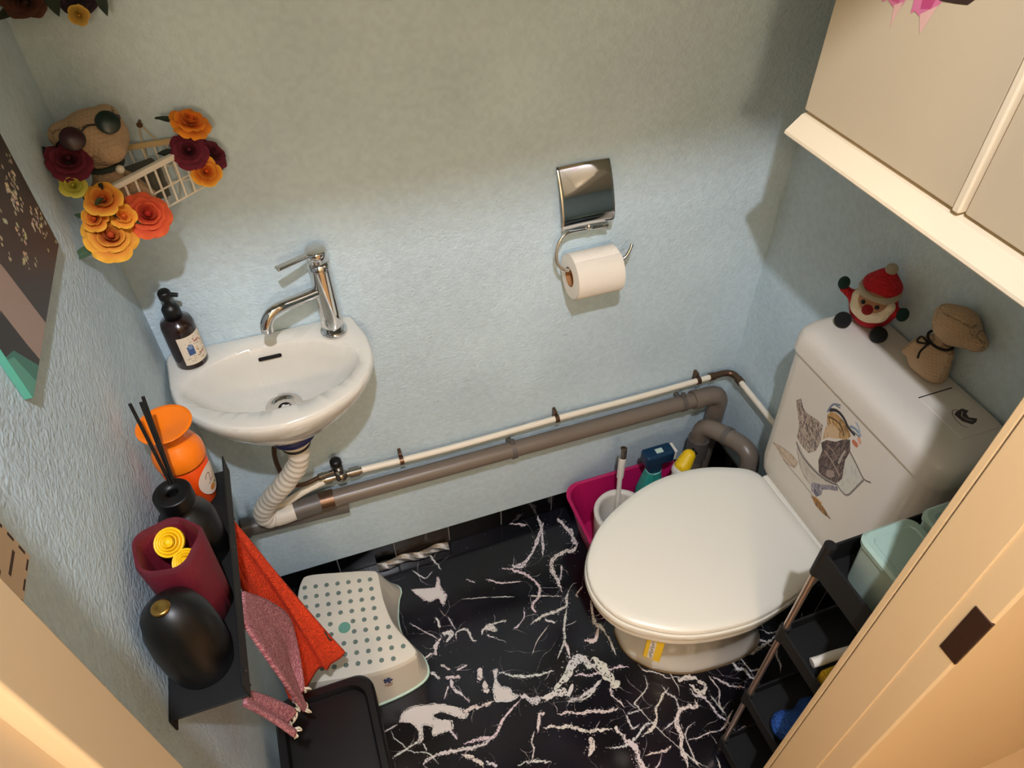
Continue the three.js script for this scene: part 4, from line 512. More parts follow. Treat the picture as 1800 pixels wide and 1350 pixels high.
{
  const t = thing('pink_towel', 'dusty pink speckled towel with white fringe hanging from the shelf', 'towel');
  const cl = new THREE.CatmullRomCurve3([V(0.09, 0.852, 0.575), V(0.099, 0.72, 0.59), V(0.101, 0.6, 0.585), V(0.101, 0.53, 0.57)]), cr = new THREE.CatmullRomCurve3([V(0.094, 0.852, 0.53), V(0.102, 0.72, 0.475), V(0.107, 0.6, 0.442), V(0.104, 0.553, 0.458), V(0.1, 0.52, 0.52)]);
  const A = (u, v) => { const p = cl.getPoint(v).lerp(cr.getPoint(v), u); p.x += 0.008 * v * Math.sin(u * 7 + 1) + 0.004 * Math.sin(u * 13 + v * 4) * v; return p; };
  part('cloth', sheet(A, 30, 40, 0.005, [0.12, 0.35]), m.pinkTowel, t);
  const B = (u, v) => { const c = V(0.082 + 0.022 * v, 0.842 - 0.145 * v - 0.03 * v * v, 0.672 - 0.03 * v); c.z += (u - 0.5) * (0.02 + 0.035 * v); c.y += (u - 0.5) * 0.03 * v; c.x += 0.006 * Math.sin(u * 9) * v; return c; };
  part('cloth', sheet(B, 16, 26, 0.005, [0.06, 0.2]), m.pinkTowel, t);
  const fr = (F, n) => { const g = []; for (let i = 0; i < n; i++) { const u = (i + 0.5) / n, p = F(u, 1), d = V((rnd() - 0.3) * 0.012, -0.014 - rnd() * 0.008, (rnd() - 0.5) * 0.012); for (let k = 0; k < 3; k++) { const q = p.clone().add(V((rnd() - 0.5) * 0.004, 0.002, (rnd() - 0.5) * 0.004)); g.push(tube([[q.x, q.y, q.z], [q.x + d.x * 0.5 + 0.002, q.y + d.y * 0.5, q.z + d.z * 0.5 + (rnd() - 0.5) * 0.004], [q.x + d.x, q.y + d.y, q.z + d.z]], 0.0013, 5, 5)); } } return g; };
  const f1 = part('fringe', fr(A, 15), m.fringe, t, 'white knotted fringe'); f1.userData.kind = 'stuff';
  const f2 = part('fringe', fr(B, 8), m.fringe, t, 'white knotted fringe'); f2.userData.kind = 'stuff';
}
// ------------------------------------------------------------------ step stool
{
  const t = thing('step_stool', 'white plastic step stool with grey-green grip dots', 'stool');
  const N = 120, TOP = [[0.085, 0.074], [0.105, 0.064], [0.18, 0.082], [0.255, 0.104], [0.27, 0.118], [0.269, 0.16], [0.269, 0.205], [0.279, 0.27], [0.31, 0.34], [0.304, 0.36], [0.22, 0.368], [0.08, 0.345], [0.045, 0.335], [0.036, 0.31], [0.065, 0.24], [0.073, 0.19], [0.07, 0.12]];
  const BOT = [[0.055, 0.062], [0.09, 0.045], [0.18, 0.066], [0.285, 0.074], [0.314, 0.1], [0.3, 0.135], [0.287, 0.19], [0.293, 0.24], [0.325, 0.3], [0.312, 0.352], [0.2, 0.372], [0.06, 0.356], [0.022, 0.33], [0.04, 0.25], [0.05, 0.19], [0.046, 0.12]];
  const cx = 0.175, cz = 0.21, hit = P => Array.from({ length: N }, (_, i) => { const a = i / N * 2 * Math.PI, dx = Math.cos(a), dz = Math.sin(a); let best = 0; const R = oring(P, 300, 0); for (let k = 0; k < 300; k++) { const p = R[k], q = R[(k + 1) % 300], ex = q.x - p.x, ez = q.z - p.z, det = dx * -ez + dz * ex; if (Math.abs(det) < 1e-12) continue; const rx = p.x - cx, rz = p.z - cz, s = (rx * -ez + rz * ex) / det, w = (dx * rz - dz * rx) / det; if (s > 0 && w >= 0 && w <= 1) best = Math.max(best, s); } return best; });
  const a = hit(TOP), b = hit(BOT), R = (f, s, y) => Array.from({ length: N }, (_, i) => { const an = i / N * 2 * Math.PI, r = (a[i] * (1 - f) + b[i] * f) * s; return V(cx + Math.cos(an) * r, y, cz + Math.sin(an) * r); });
  part('shell', loft([R(1, 1, 0.004), R(0.95, 1, 0.02), R(0.7, 0.985, 0.05), R(0.4, 0.985, 0.09), R(0.1, 0.985, 0.132), R(0, 0.985, 0.142), R(0, 0.965, 0.1485), R(0, 0.93, 0.15), R(0, 0.6, 0.15)], true, true, 0.6), m.stoolWhite, t);
  part('foot_rim', loft([R(1, 1.0, 0.001), R(1, 1.022, 0.002), R(1, 1.022, 0.007), R(1, 0.99, 0.009)], false, false, 0.6), m.stoolGreen, t, 'pale green foot rim');
  const dg = new THREE.CylinderGeometry(0.0052, 0.0056, 0.0016, 14), inside = (x, z, s) => { const an = Math.atan2(z - cz, x - cx), i = Math.round((an < 0 ? an + 2 * Math.PI : an) / (2 * Math.PI) * N) % N; return Math.hypot(x - cx, z - cz) < a[i] * s; };
  for (let j = 0; j < 12; j++) for (let i = 0; i < 10; i++) { const u = (i - 4.5) * 0.0262 + (j % 2 ? 0.0 : 0.0), v = (j - 5.5) * 0.0262, c = Math.cos(0.2), s = Math.sin(0.2), x = cx + u * c - v * s * 0.4, z = cz + u * s + v; if (!inside(x, z, 0.88) || Math.hypot(x - 0.165, z - 0.235) < 0.022) continue; const q = part('grip_dot', dg, m.dot, t); q.position.set(x, 0.1505, z); }
  part('badge', T(new THREE.CylinderGeometry(0.0135, 0.014, 0.0016, 28), 0.165, 0.1505, 0.235).scale(1, 1, 1), m.dotBig, t, 'larger green oval badge');
  for (const [x, z] of [[0.3, 0.105], [0.313, 0.315]]) for (let k = 0; k < 6; k++) part('foot_dot', T(new THREE.CylinderGeometry(0.0016, 0.0016, 0.001, 8), x - 0.004 + (k % 2) * 0.008, 0.0145, z - 0.012 + (k >> 1) * 0.012, 0, 0, -0.5), m.dot, t);
  const em = canvasTex(128, 128, (x) => { x.clearRect(0, 0, 128, 128); x.fillStyle = '#2a3a6b'; for (let k = 0; k < 5; k++) { x.beginPath(); x.arc(64 + 26 * Math.cos(k * 1.257), 42 + 26 * Math.sin(k * 1.257), 13, 0, 7); x.fill(); } x.beginPath(); x.arc(64, 42, 12, 0, 7); x.fill(); x.strokeStyle = '#8a5a3a'; x.lineWidth = 8; x.beginPath(); x.moveTo(26, 100); x.lineTo(98, 88); x.moveTo(40, 118); x.lineTo(90, 108); x.stroke(); });
  const eg = new THREE.PlaneGeometry(0.036, 0.036); eg.rotateX(-0.12); eg.rotateY(-0.08); eg.translate(0.232, 0.1, 0.3715); part('emblem', eg, new THREE.MeshStandardMaterial({ map: em, transparent: true, alphaTest: 0.4, roughness: 0.5, side: THREE.DoubleSide }), t, 'small blue flower emblem');
}
// ------------------------------------------------------------------ black bin
{
  const t = thing('waste_bin', 'black plastic waste bin in front of the step stool', 'bin');
  const r = (x0, x1, z0, z1, y, q = 0.035) => rring(x0, x1, z0, z1, q, y, 8);
  part('bin_body', loft([r(0.045, 0.185, 0.475, 0.72, 0.002), r(0.043, 0.187, 0.472, 0.723, 0.006), r(0.03, 0.2, 0.458, 0.738, 0.315), r(0.03, 0.2, 0.458, 0.738, 0.32)], true, true, 0.6), m.bin, t);
  part('rim', loft([r(0.028, 0.204, 0.454, 0.742, 0.32), r(0.024, 0.211, 0.448, 0.748, 0.325), r(0.024, 0.211, 0.448, 0.748, 0.342), r(0.029, 0.206, 0.453, 0.743, 0.35), r(0.04, 0.195, 0.466, 0.73, 0.35), r(0.043, 0.192, 0.469, 0.727, 0.342), r(0.043, 0.192, 0.469, 0.727, 0.33)], false, false, 0.6), m.bin, t);
  part('swing_lid', loft([r(0.044, 0.191, 0.47, 0.726, 0.334, 0.03), r(0.044, 0.191, 0.47, 0.726, 0.3375, 0.03), r(0.06, 0.175, 0.49, 0.706, 0.3395, 0.02)], true, true, 0.6), m.binLid, t);
}
// ------------------------------------------------------------------ pink tub beside the toilet
{
  const t = thing('pink_tub', 'pink plastic tub between toilet and back wall', 'tub');
  const r = (d, y) => rring(0.795 + d, 1.125 - d, 0.034 + d, 0.29 - d, 0.045, y, 8);
  part('shell', loft([r(0.035, 0.002), r(0.032, 0.006), r(0.002, 0.148), r(-0.003, 0.15), r(-0.003, 0.155), r(0.001, 0.157), r(0.006, 0.154), r(0.036, 0.009), r(0.06, 0.008)], true, true, 0.7), m.pink, t);
}
{
  const t = thing('brush_holder', 'white round toilet brush holder in the pink tub', 'brush holder', [0.9, 0.0125, 0.176]);
  part('cup', lathe([[0, 0], [0.058, 0], [0.062, 0.004], [0.07, 0.155], [0.072, 0.165], [0.069, 0.172], [0.06, 0.17], [0.056, 0.16], [0.053, 0.02], [0, 0.018]], 48), m.white, t);
}
{
  const t = thing('toilet_brush', 'white toilet brush handle sticking up behind the toilet', 'brush', [0.905, 0.033, 0.165]);
  part('handle', [rod([0.002, 0.07, -0.02], [0.013, 0.21, -0.05], 0.006, 14, 0.0065), rod([0.013, 0.21, -0.05], [0.018, 0.277, -0.06], 0.009, 16, 0.0095)], m.white, t);
  part('end_cap', rod([0.018, 0.277, -0.06], [0.0205, 0.305, -0.0645], 0.0098, 16, 0.0088), m.chrome, t, 'shiny metal end cap');
  part('bristle_head', lathe([[0, 0], [0.03, 0.005], [0.038, 0.03], [0.036, 0.07], [0.02, 0.085], [0, 0.086]], 28), m.black, t);
}
{
  const t = thing('cleaner_bottle', 'teal cleaner bottle with dark blue cap in the pink tub', 'bottle', [1.022, 0.0125, 0.105]);
  part('body', loft([rring(-0.034, 0.034, -0.022, 0.022, 0.018, 0), rring(-0.036, 0.036, -0.024, 0.024, 0.018, 0.01), rring(-0.036, 0.036, -0.024, 0.024, 0.018, 0.13), rring(-0.026, 0.026, -0.02, 0.02, 0.017, 0.18), rring(-0.02, 0.02, -0.018, 0.018, 0.015, 0.21)], true, true, 0.7), m.teal, t);
  part('neck_ring', T(lathe([[0, 0], [0.021, 0], [0.022, 0.006], [0, 0.006]], 24), 0, 0.206, 0), M(0x7cc4b8, 0.4), t);
  const c = part('cap', [loft([rring(-0.02, 0.02, -0.018, 0.018, 0.014, 0.212), rring(-0.021, 0.021, -0.019, 0.019, 0.014, 0.25)], true, true, 0.7), rbox(-0.036, 0.046, 0.243, 0.282, -0.02, 0.02, 0.008, 3)], m.navy, t, 'dark blue squared cap');
  part('cap_square', rbox(-0.004, 0.016, 0.2815, 0.2832, -0.006, 0.009, 0.0006, 1), M(0xc9dccc, 0.5), c, 'small pale square');
  part('nozzle', rbox(0.045, 0.054, 0.247, 0.279, -0.017, 0.017, 0.004, 2), m.white, t, 'white nozzle face');
}
{
  const t = thing('spray_bottle', 'white bottle with rounded yellow top behind the toilet lid', 'bottle', [1.052, 0.0125, 0.178]);
  part('body', lathe([[0, 0], [0.022, 0], [0.024, 0.004], [0.024, 0.22], [0.02, 0.25], [0.02, 0.268], [0, 0.268]], 32), m.white, t);
  part('head', T(blob([{ c: [0.0, 0, 0], d: [0.02, 0.022, -0.012], r: [0.0235, 0.019] }], 30, 0.006), 0, 0.278, 0), m.white, t);
  part('yellow_top', T(blob([{ c: [0.004, 0.012, -0.001], d: [0.024, 0.03, -0.013], r: [0.0215, 0.0172] }], 30, 0.006), 0, 0.278, 0), m.yellow, t, 'bright yellow rounded top');
  part('nozzle', T(lathe([[0, 0], [0.009, 0], [0.01, 0.006], [0, 0.008]], 16), 0.043, 0.305, -0.022, 0, 0, -1.1), m.black, t, 'black nozzle tip');
}
// ------------------------------------------------------------------ slim rack with storage boxes by the door
{
  const t = thing('slim_rack', 'slim black shelf rack with thin metal posts beside the toilet', 'rack');
  const x0 = 0.9, x1 = 1.265, z0 = 0.724, z1 = 0.848;
  for (const [x, z] of [[x0, z0], [x1, z0], [x0, z1], [x1, z1]]) part('post', [rod([x, 0.012, z], [x, 0.8, z], 0.0056, 16)], m.post, t, 'metal post');
  for (const y of [0.03, 0.275, 0.545, 0.76]) { const top = y > 0.7; part('tray', [rbox(x0 - 0.006, x1 + 0.006, y - 0.004, y, z0 - 0.006, z1 + 0.006, 0.001, 1), rbox(x0 - 0.007, x0 - 0.003, y - 0.006, y + (top ? 0.05 : 0.026), z0 - 0.006, z1 + 0.006, 0.001, 1), rbox(x1 + 0.003, x1 + 0.007, y - 0.006, y + (top ? 0.05 : 0.026), z0 - 0.006, z1 + 0.006, 0.001, 1), rbox(x0 - 0.006, x1 + 0.006, y - 0.006, y + (top ? 0.05 : 0.026), z0 - 0.007, z0 - 0.003, 0.001, 1), rbox(x0 - 0.006, x1 + 0.006, y - 0.006, y + 0.01, z1 + 0.003, z1 + 0.007, 0.001, 1)], m.blackMetal, t); for (const [x, z] of [[x0, z0], [x0, z1], [x1, z0], [x1, z1]]) part('corner_sleeve', rod([x, y - 0.012, z], [x, y + (top ? 0.064 : 0.032), z], 0.009, 14), m.blackMetal, t); }
  for (const [x, z] of [[x0, z0], [x1, z0], [x0, z1], [x1, z1]]) part('foot', T(lathe([[0, 0], [0.009, 0], [0.01, 0.004], [0.008, 0.013], [0, 0.013]], 16), x, 0.0005, z), m.black, t);
}
function mintBox(x0, x1, z0, z1, y0, h, label) {
  const t = thing('storage_box', label, 'box', [0, 0, 0], 0, 'mint storage boxes on the rack');
  part('box_body', loft([rring(x0 + 0.008, x1 - 0.008, z0 + 0.008, z1 - 0.008, 0.014, y0), rring(x0 + 0.003, x1 - 0.003, z0 + 0.003, z1 - 0.003, 0.016, y0 + h - 0.012)], true, true, 0.7), m.mintBody, t);
  part('lid', loft([rring(x0, x1, z0, z1, 0.018, y0 + h - 0.012), rring(x0 - 0.001, x1 + 0.001, z0 - 0.001, z1 + 0.001, 0.018, y0 + h - 0.004), rring(x0 + 0.003, x1 - 0.003, z0 + 0.003, z1 - 0.003, 0.016, y0 + h), rring(x0 + 0.012, x1 - 0.012, z0 + 0.012, z1 - 0.012, 0.01, y0 + h), rring(x0 + 0.014, x1 - 0.014, z0 + 0.014, z1 - 0.014, 0.01, y0 + h - 0.002)], true, true, 0.5), m.mint, t);
}
mintBox(0.922, 1.018, 0.738, 0.842, 0.7605, 0.1, 'mint green lidded box at the end of the rack nearest the toilet seat');
mintBox(1.026, 1.25, 0.738, 0.842, 0.7605, 0.106, 'longer mint green lidded box below the cistern end, on the rack');
{
  const t = thing('scrub_brush', 'white brush handle lying on the black rack', 'brush', [0.955, 0.5455, 0.79]); t.rotation.y = -0.05;
  part('handle', tube([[-0.045, 0.016, 0.0], [-0.03, 0.018, 0.001], [0.0, 0.017, 0.0], [0.06, 0.016, 0.002]], 0.0085, 20, 12), m.white, t);
  part('brush_head', rbox(0.055, 0.125, 0.001, 0.03, -0.02, 0.022, 0.005, 2), m.white, t);
}
single('sponge', rbox(0.905, 0.985, 0.5465, 0.582, 0.808, 0.838, 0.005, 2), M(0xd8ad1c, 0.95, { bumpMap: terryBump, bumpScale: 0.002 }), 'yellow sponge on the middle shelf of the rack', 'sponge');
single('blue_cloth', blob([{ c: [0.935, 0.295, 0.8], r: [0.03, 0.018, 0.03] }, { c: [0.965, 0.3, 0.81], r: [0.035, 0.022, 0.026] }, { c: [0.995, 0.295, 0.795], r: [0.03, 0.017, 0.03] }], 36, 0.012), M(0x1f4f9c, 0.8, { bumpMap: terryBump, bumpScale: 0.003 }), 'crumpled blue bag on a lower shelf of the rack', 'bag');

// ------------------------------------------------------------------ poster and sign on the left wall
{
  const t = thing('wall_picture', 'dark picture with pale blossoms on the left wall', 'picture');
  const y0 = 1.249, y1 = 1.67, z0 = 0.254, z1 = 0.525;
  const tex = canvasTex(720, 1120, (x, w, h) => {         // left of the canvas = near end (large z), right = far end
    const U = z => (z1 - z) / (z1 - z0) * w, Q = y => (y1 - y) / (y1 - y0) * h, P = a => { x.beginPath(); a.forEach(([z, y], i) => i ? x.lineTo(U(z), Q(y)) : x.moveTo(U(z), Q(y))); };
    x.fillStyle = '#3b302c'; x.fillRect(0, 0, w, h);
    for (let i = 0; i < 900; i++) { const t0 = rnd(), z = 0.26 + t0 * 0.14 + (rnd() - 0.5) * 0.02, y = 1.252 + 0.15 * rnd() + (z - 0.26) * 0.35; const k = pn(z * 60, y * 60, 4096, 31); if (k < 0.5) continue; x.fillStyle = `rgba(${200 + rnd() * 40 | 0},${180 + rnd() * 40 | 0},${140 + rnd() * 40 | 0},0.8)`; x.beginPath(); x.arc(U(z), Q(y), 2 + rnd() * 6, 0, 7); x.fill(); }
    const F = (a, c) => { P(a); x.closePath(); x.fillStyle = c; x.fill(); };
    F([[0.408, 1.246], [0.427, 1.33], [0.45, 1.4], [0.53, 1.4], [0.53, 1.315], [0.483, 1.322], [0.474, 1.27], [0.466, 1.24]], '#a88f80');
    F([[0.466, 1.24], [0.474, 1.272], [0.483, 1.322], [0.53, 1.316], [0.53, 1.3], [0.505, 1.29], [0.483, 1.24]], '#2c2423');
    F([[0.475, 1.245], [0.505, 1.292], [0.53, 1.303], [0.53, 1.245]], '#3b7c6b'); F([[0.5, 1.245], [0.512, 1.29], [0.53, 1.3], [0.53, 1.245]], '#5aa38d');
  });
  part('panel', rbox(0.0005, 0.008, y0, y1, z0, z1, 0.0008, 1), M(0x5aa88f, 0.6), t);
  const g = new THREE.PlaneGeometry(z1 - z0, y1 - y0); g.rotateY(Math.PI / 2); g.translate(0.0083, (y0 + y1) / 2, (z0 + z1) / 2); part('print', g, M(0xffffff, 0.5, { map: tex }), t, 'dark print with pale blossoms and teal corner');
}
{
  const t = thing('wall_sign', 'small cream sign with dashed black border on the left wall', 'sign');
  const y0 = 1.209, y1 = 1.3, z0 = 0.677, z1 = 0.84;
  const tex = canvasTex(900, 512, (x, w, h) => { x.fillStyle = '#dcc3a4'; x.fillRect(0, 0, w, h); x.strokeStyle = '#33231a'; x.lineWidth = 16; x.setLineDash([60, 46]); x.strokeRect(12, 12, w - 24, h - 24); x.setLineDash([]); x.fillStyle = '#4b2f20'; x.fillRect(w - 190, h - 150, 130, 24); x.fillRect(w - 250, h - 230, 40, 22); });
  part('board', rbox(0.0005, 0.0035, y0, y1, z0, z1, 0.0008, 1), m.wood, t);
  const g = new THREE.PlaneGeometry(z1 - z0, y1 - y0); g.rotateY(Math.PI / 2); g.translate(0.0038, (y0 + y1) / 2, (z0 + z1) / 2); part('print', g, M(0xffffff, 0.6, { map: tex }), t);
}
// ------------------------------------------------------------------ hanging basket with roses and bear
{
  const t = thing('wire_basket', 'small white wire basket hanging on the wall in the corner', 'basket');
  const yT = 1.25, yB = 1.188, plan = [[0.03, 0.022], [0.165, 0.022], [0.165, 0.052], [0.052, 0.146], [0.03, 0.146]];
  const railAt = (y, r, mt, nm, k = 0) => { for (let i = 0; i < plan.length; i++) { const a = plan[i], b = plan[(i + 1) % plan.length]; part(nm, rod([a[0], y, a[1]], [b[0], y, b[1]], r, 8), mt, t); } };
  railAt(yT - 0.035, 0.0014, m.wire, 'wire_rail'); railAt(yB, 0.0016, m.wire, 'wire_rail');
  const A = plan[3], B = plan[2]; const L = Math.hypot(B[0] - A[0], B[1] - A[1]), an = Math.atan2(-(B[1] - A[1]), B[0] - A[0]);
  part('front_rail', T(new RoundedBoxGeometry(L + 0.004, 0.008, 0.009, 2, 0.002), (A[0] + B[0]) / 2, yT, (A[1] + B[1]) / 2, 0, an, 0), m.wire, t);
  part('back_rail', T(new RoundedBoxGeometry(0.14, 0.008, 0.006, 2, 0.002), 0.098, yT, 0.022), m.wood, t, 'pale wooden back rail');
  for (let k = 0; k <= 9; k++) { const f = k / 9, x = A[0] + (B[0] - A[0]) * f, z = A[1] + (B[1] - A[1]) * f; part('bar', rod([x, yB, z], [x, yT, z], 0.0017, 8), m.wire, t); }
  for (let k = 0; k <= 8; k++) { const x = 0.03 + 0.135 * k / 8; part('bar', rod([x, yB, 0.022], [x, yT, 0.022], 0.0014, 6), m.wire, t); const zf = x < 0.052 ? 0.146 : 0.146 - (x - 0.052) / 0.113 * 0.094; part('bottom_bar', rod([x, yB, 0.022], [x, yB, zf], 0.0013, 6), m.wire, t); }
  for (let k = 1; k <= 4; k++) part('bar', rod([0.03, yB, 0.022 + k * 0.03], [0.03, yT - 0.035, 0.022 + k * 0.03], 0.0014, 6), m.wire, t);
  part('hanger_wire', tube([[0.098, 1.22, 0.02], [0.1, 1.25, 0.018], [0.102, 1.268, 0.012], [0.105, 1.277, 0.01], [0.109, 1.268, 0.012], [0.122, 1.25, 0.018]], 0.0009, 30, 6), m.wood, t);
}
single('wall_nail', [rod([0.105, 1.276, 0.0002], [0.105, 1.276, 0.013], 0.0022, 10), rod([0.105, 1.276, 0.013], [0.105, 1.276, 0.0145], 0.0042, 12)], m.bronze, 'nail holding the wire basket', 'nail');
{ const b = single('grey_card_box', T(new RoundedBoxGeometry(0.052, 0.05, 0.028, 2, 0.002), 0, 0, 0), m.greyCard, 'dark grey box standing in the wire basket', 'box'); b.position.set(0.0905, 1.2145, 0.064); b.rotation.set(0, 0.42, 0); }
{
  const t = thing('basket_bear', 'beige knitted bear wearing sunglasses in the hanging basket', 'soft toy', [0.056, 1.19, 0.088]);
  t.rotation.y = 0.35;
  part('body', blob([{ c: [0, 0.03, 0], r: [0.024, 0.032, 0.022] }, { c: [0.004, 0.108, -0.002], r: [0.041, 0.036, 0.034] }, { c: [0.01, 0.098, 0.026], r: [0.02, 0.017, 0.017] }, { c: [-0.032, 0.118, -0.008], r: [0.016, 0.017, 0.013] }, { c: [0.03, 0.128, -0.012], r: [0.012, 0.012, 0.012] }, { c: [0, 0.066, 0], r: [0.02, 0.02, 0.018] }, { c: [0.02, 0.045, 0.01], d: [0.034, 0.024, 0.024], r: [0.011, 0.01] }, { c: [-0.018, 0.045, 0.01], d: [-0.026, 0.02, 0.02], r: [0.011, 0.01] }], 60, 0.01), m.knit, t);
  part('neck_ribbon', (() => { const g = new THREE.TorusGeometry(0.0225, 0.004, 8, 32); g.rotateX(Math.PI / 2); return g.translate(0, 0.072, 0); })(), m.leafDark, t, 'dark neck ribbon');
  part('brooch', T(new THREE.SphereGeometry(0.006, 14, 10), 0.012, 0.07, 0.026), m.pearl, t, 'pearl brooch');
}
{
  const t = thing('doll_sunglasses', 'tiny dark sunglasses on the face of the basket bear', 'sunglasses', [0.063, 1.32, 0.118]);
  t.rotation.set(-0.6, 0.25, 0.34);
  for (const s of [-1, 1]) { const g = new THREE.SphereGeometry(0.0165, 24, 10, 0, 6.3, 0, 0.9); g.scale(1, 0.42, 1.12); g.rotateX(Math.PI / 2); g.translate(s * 0.0235, 0, 0.0); part('lens', g, s < 0 ? m.lensRed : m.lens, t, s < 0 ? 'dark red lens' : 'dark green lens'); const f = new THREE.TorusGeometry(0.0135, 0.0012, 8, 28); f.translate(s * 0.0235, 0, 0.003); part('rim', f, m.black, t); part('temple_arm', tube([[s * 0.037, 0.004, 0.002], [s * 0.042, 0.004, -0.012], [s * 0.043, 0.003, -0.038]], 0.0013, 14, 6), m.black, t); }  // one lens dark red, the other dark green
  part('bridge', tube([[-0.0105, 0.003, 0.003], [0, 0.006, 0.004], [0.0105, 0.003, 0.003]], 0.0013, 10, 6), m.black, t);
}
// roses: every petal its own piece, edges dyed lighter or darker than the heart
function petalGeo(rad, hgt, curl, width, cIn, cOut) {
  const nu = 7, nv = 7, g = new THREE.BufferGeometry(), pos = [], col = [], idx = [], a = new THREE.Color(cIn), b = new THREE.Color(cOut);
  for (let j = 0; j <= nv; j++) for (let i = 0; i <= nu; i++) { const v = j / nv, u = i / nu * 2 - 1, an = u * 0.5 * width * (1 - 0.4 * Math.pow(v, 5)), q = rad * (0.18 + 0.72 * Math.sin(v * 1.5708) + 0.14 * Math.pow(v, 4)) * (1 - 0.06 * u * u), y = hgt * Math.pow(v, 0.85) - curl * rad * v * v * v * (1 + 0.4 * u * u) + 0.05 * rad * Math.sin(u * 4.2 + v * 3) * v; pos.push(Math.sin(an) * q, y, Math.cos(an) * q); const c = a.clone().lerp(b, Math.pow(v, 1.7)); col.push(c.r, c.g, c.b); }
  for (let j = 0; j < nv; j++) for (let i = 0; i < nu; i++) { const q = j * (nu + 1) + i; idx.push(q, q + 1, q + nu + 1, q + 1, q + nu + 2, q + nu + 1); }
  g.setAttribute('position', new THREE.Float32BufferAttribute(pos, 3)); g.setAttribute('color', new THREE.Float32BufferAttribute(col, 3)); g.setAttribute('uv', new THREE.Float32BufferAttribute(new Float32Array(pos.length / 3 * 2), 2)); g.setIndex(idx); g.computeVertexNormals(); return g;
}
function rose(pos, r, face, cIn, cOut, label, opt = {}) {
  const t = thing('fabric_rose', label, 'flower', pos, 0, opt.group ?? 'fabric roses on the wire basket');
  t.quaternion.setFromUnitVectors(V(0, 1, 0), V(...face).normalize());
  const rings = opt.small ? [[3, 0.24, 0.62, 0, 2.6], [4, 0.56, 0.6, 0.15, 2.1], [5, 1.0, 0.42, 0.2, 1.6]] : [[3, 0.15, 0.58, 0, 2.7], [4, 0.3, 0.6, 0.1, 2.2], [5, 0.5, 0.56, 0.25, 1.85], [6, 0.75, 0.47, 0.3, 1.55], [7, 1.0, 0.32, 0.26, 1.3]];
  rings.forEach(([n, s, hg, cu, w], k) => { const f = k / (rings.length - 1), mixd = new THREE.Color(cIn).lerp(new THREE.Color(cOut), 0.35 + 0.65 * f).getHex(); const g = petalGeo(r * s, r * hg, cu, w, cIn, mixd); for (let i = 0; i < n; i++) { const q = part('petal', g, m.petal, t); q.rotation.y = i / n * 2 * Math.PI + k * 0.8 + (hash2(i, k, pos[0] * 1000 | 0) - 0.5) * 0.35; q.rotation.x = (hash2(k, i, 5) - 0.5) * 0.16; q.scale.setScalar(0.93 + 0.14 * hash2(i, k, 9)); } });
  part('bud', T(new THREE.SphereGeometry(r * 0.15, 10, 8).scale(1, 1.4, 1), 0, r * 0.32, 0), M(cIn, 0.85), t);
  const cup = part('calyx', T(new THREE.ConeGeometry(r * 0.3, r * 0.4, 10), 0, -r * 0.16, 0, Math.PI), m.leaf, t, 'green calyx');
  if (opt.leaf) for (let k = 0; k < opt.leaf; k++) { const a = (opt.la ?? 2) + k * 2.2, l = part('leaf', sheet((u, v) => { const w = Math.sin(Math.PI * Math.min(1, v * 0.97 + 0.03)) * r * 0.42; const L = r * (0.5 + 1.15 * v), x = (u - 0.5) * w; return V(Math.cos(a) * L - Math.sin(a) * x, -r * 0.25 - r * 0.25 * v * v + Math.abs(u - 0.5) * r * 0.25, Math.sin(a) * L + Math.cos(a) * x); }, 4, 8, 0.0006), opt.dark ? m.leafDark : m.leaf, t); }
  return t;
}
const OR = 0xcc500c, YE = 0xf7b838, RD = 0xb3230c, CO = 0xef6a35, BU = 0x4b0a1c, BU2 = 0x761a34, GY = 0xd8cf58, GY2 = 0xb7ac3a;
rose([0.042, 1.196, 0.164], 0.033, [0.35, 0.75, 0.75], 0xb84512, YE, 'large orange rose with yellow edges at the bottom of the basket', { leaf: 2, la: 2.6 });
rose([0.091, 1.205, 0.139], 0.031, [0.35, 0.62, 0.75], RD, CO, 'coral red rose in front of the basket bars', { leaf: 0 });
rose([0.0525, 1.245, 0.158], 0.0235, [0.1, 0.75, 0.55], OR, YE, 'upper of the small orange roses at the left basket corner', { small: true });
rose([0.036, 1.226, 0.165], 0.0175, [-0.1, 0.6, 0.75], OR, YE, 'small orange rose right above the large orange rose', { small: true, leaf: 1, la: 3.6 });
rose([0.0665, 1.219, 0.158], 0.0165, [0.3, 0.6, 0.8], 0xe5701a, YE, 'small orange rosebud next to the coral red rose', { small: true, leaf: 1, la: 0.3 });
rose([0.0265, 1.29, 0.128], 0.0265, [0.25, 0.7, 0.6], BU, BU2, 'burgundy rose on the left side of the basket bear', { leaf: 2, la: 1.5, dark: true });
rose([0.0235, 1.266, 0.146], 0.016, [0.2, 0.6, 0.8], GY2, GY, 'small yellow-green rosebud below the left burgundy rose', { small: true });
rose([0.175, 1.287, 0.062], 0.0265, [0.35, 0.8, 0.35], OR, 0xe8921c, 'topmost orange rose at the right end of the basket', { leaf: 1, la: 3.4, dark: true });
rose([0.163, 1.252, 0.068], 0.0255, [0.1, 0.6, 0.75], BU, BU2, 'burgundy rose between the two orange roses on the right', { leaf: 1, la: 3.2, dark: true });
rose([0.19, 1.234, 0.052], 0.023, [0.65, 0.5, 0.4], BU, BU2, 'rightmost burgundy rose of the basket', {});
rose([0.176, 1.222, 0.076], 0.0215, [0.3, 0.5, 0.8], OR, YE, 'lowest orange rose at the right end of the basket', { small: true });
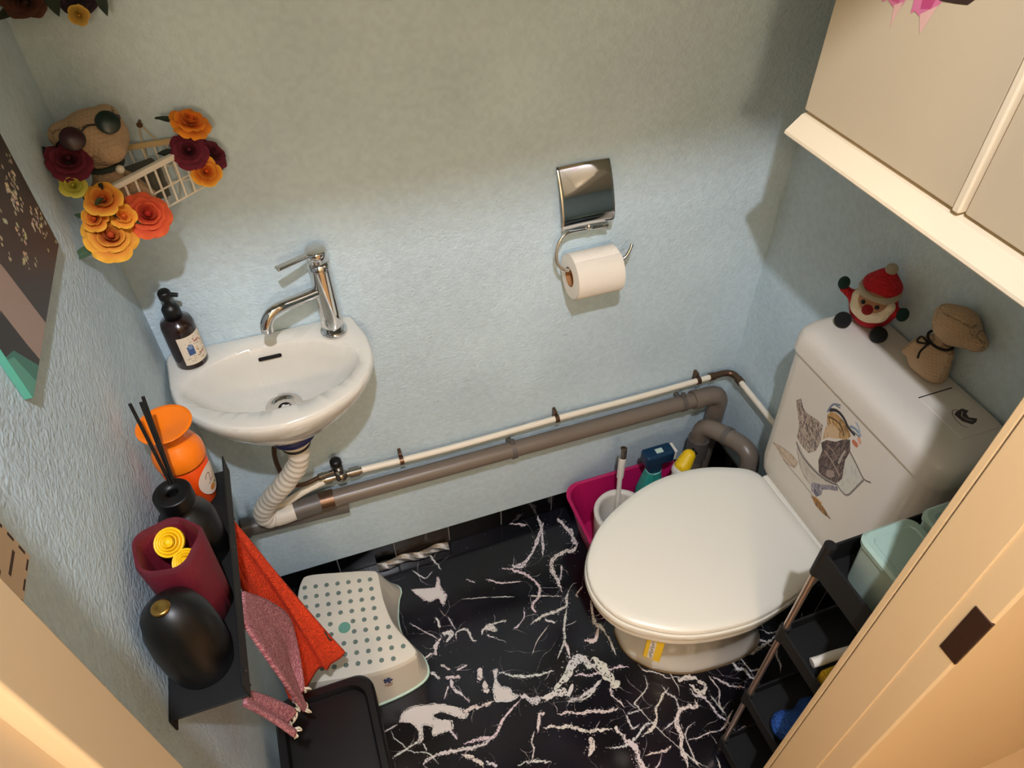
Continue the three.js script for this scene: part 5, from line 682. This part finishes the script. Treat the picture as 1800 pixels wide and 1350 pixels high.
// stems and foliage behind the left roses
{ const t = thing('artificial_foliage', 'dark green artificial leaves and stems at the left basket corner', 'foliage');
  part('stem', tube([[0.03, 1.285, 0.12], [0.035, 1.25, 0.135], [0.04, 1.21, 0.15]], 0.0016, 14, 6), m.stem, t); part('stem', tube([[0.028, 1.262, 0.135], [0.03, 1.235, 0.15], [0.038, 1.2, 0.155]], 0.0016, 14, 6), m.stem, t);
  for (let k = 0; k < 9; k++) { const a = k * 1.7, c = [0.034 + 0.02 * rnd(), 1.205 + 0.05 * rnd(), 0.135 + 0.025 * rnd()]; part('leaf', sheet((u, v) => { const w = Math.sin(Math.PI * Math.min(1, v * 0.95 + 0.05)) * 0.016, x = (u - 0.5) * w, L = 0.028 * v; return V(c[0] + Math.abs(Math.cos(a)) * L * 0.6 - Math.sin(a) * x * 0.6, c[1] + Math.sin(a * 1.3) * L, c[2] + Math.abs(Math.sin(a)) * L + x); }, 4, 6, 0.0006), k % 2 ? m.leaf : m.leafDark, t); } }
// dark flower bunches hanging above, cut by the top of the picture
const DK = 0x2a1010, DK2 = 0x5a3018;
rose([0.04, 1.462, 0.055], 0.028, [0.2, -0.3, 0.9], DK, DK2, 'brown dried rose above the basket, nearest the left wall', { group: 'dried flowers above the basket', leaf: 1, la: 2.2, dark: true });
rose([0.096, 1.462, 0.05], 0.03, [0.1, -0.3, 0.9], 0x120c1c, 0x2a1420, 'dark purple dried rose above the basket', { group: 'dried flowers above the basket', leaf: 3, la: 0.4, dark: true });
rose([0.0925, 1.4375, 0.062], 0.012, [0.1, 0.1, 0.9], 0xa07a28, 0xc9a54a, 'small dull yellow bud under the dark purple dried rose', { group: 'dried flowers above the basket', small: true });
single('dried_leaf', sheet((u, v) => { const w = Math.sin(Math.PI * Math.min(1, v * 0.95 + 0.05)) * 0.014; return V(0.121 + (u - 0.5) * w, 1.47 - 0.042 * v, 0.048 + 0.004 * Math.sin(v * 3)); }, 4, 8, 0.0008), m.leafDark, 'dark dried leaf hanging right of the dark purple rose', 'leaf');
single('dried_leaf', sheet((u, v) => { const w = Math.sin(Math.PI * Math.min(1, v * 0.95 + 0.05)) * 0.018; return V(0.0685 + (u - 0.5) * w, 1.48 - 0.046 * v, 0.05 + 0.004 * Math.sin(v * 3)); }, 4, 8, 0.0008), m.leafDark, 'dark dried leaf hanging between the two dried roses', 'leaf');

renderer.render(scene, camera);
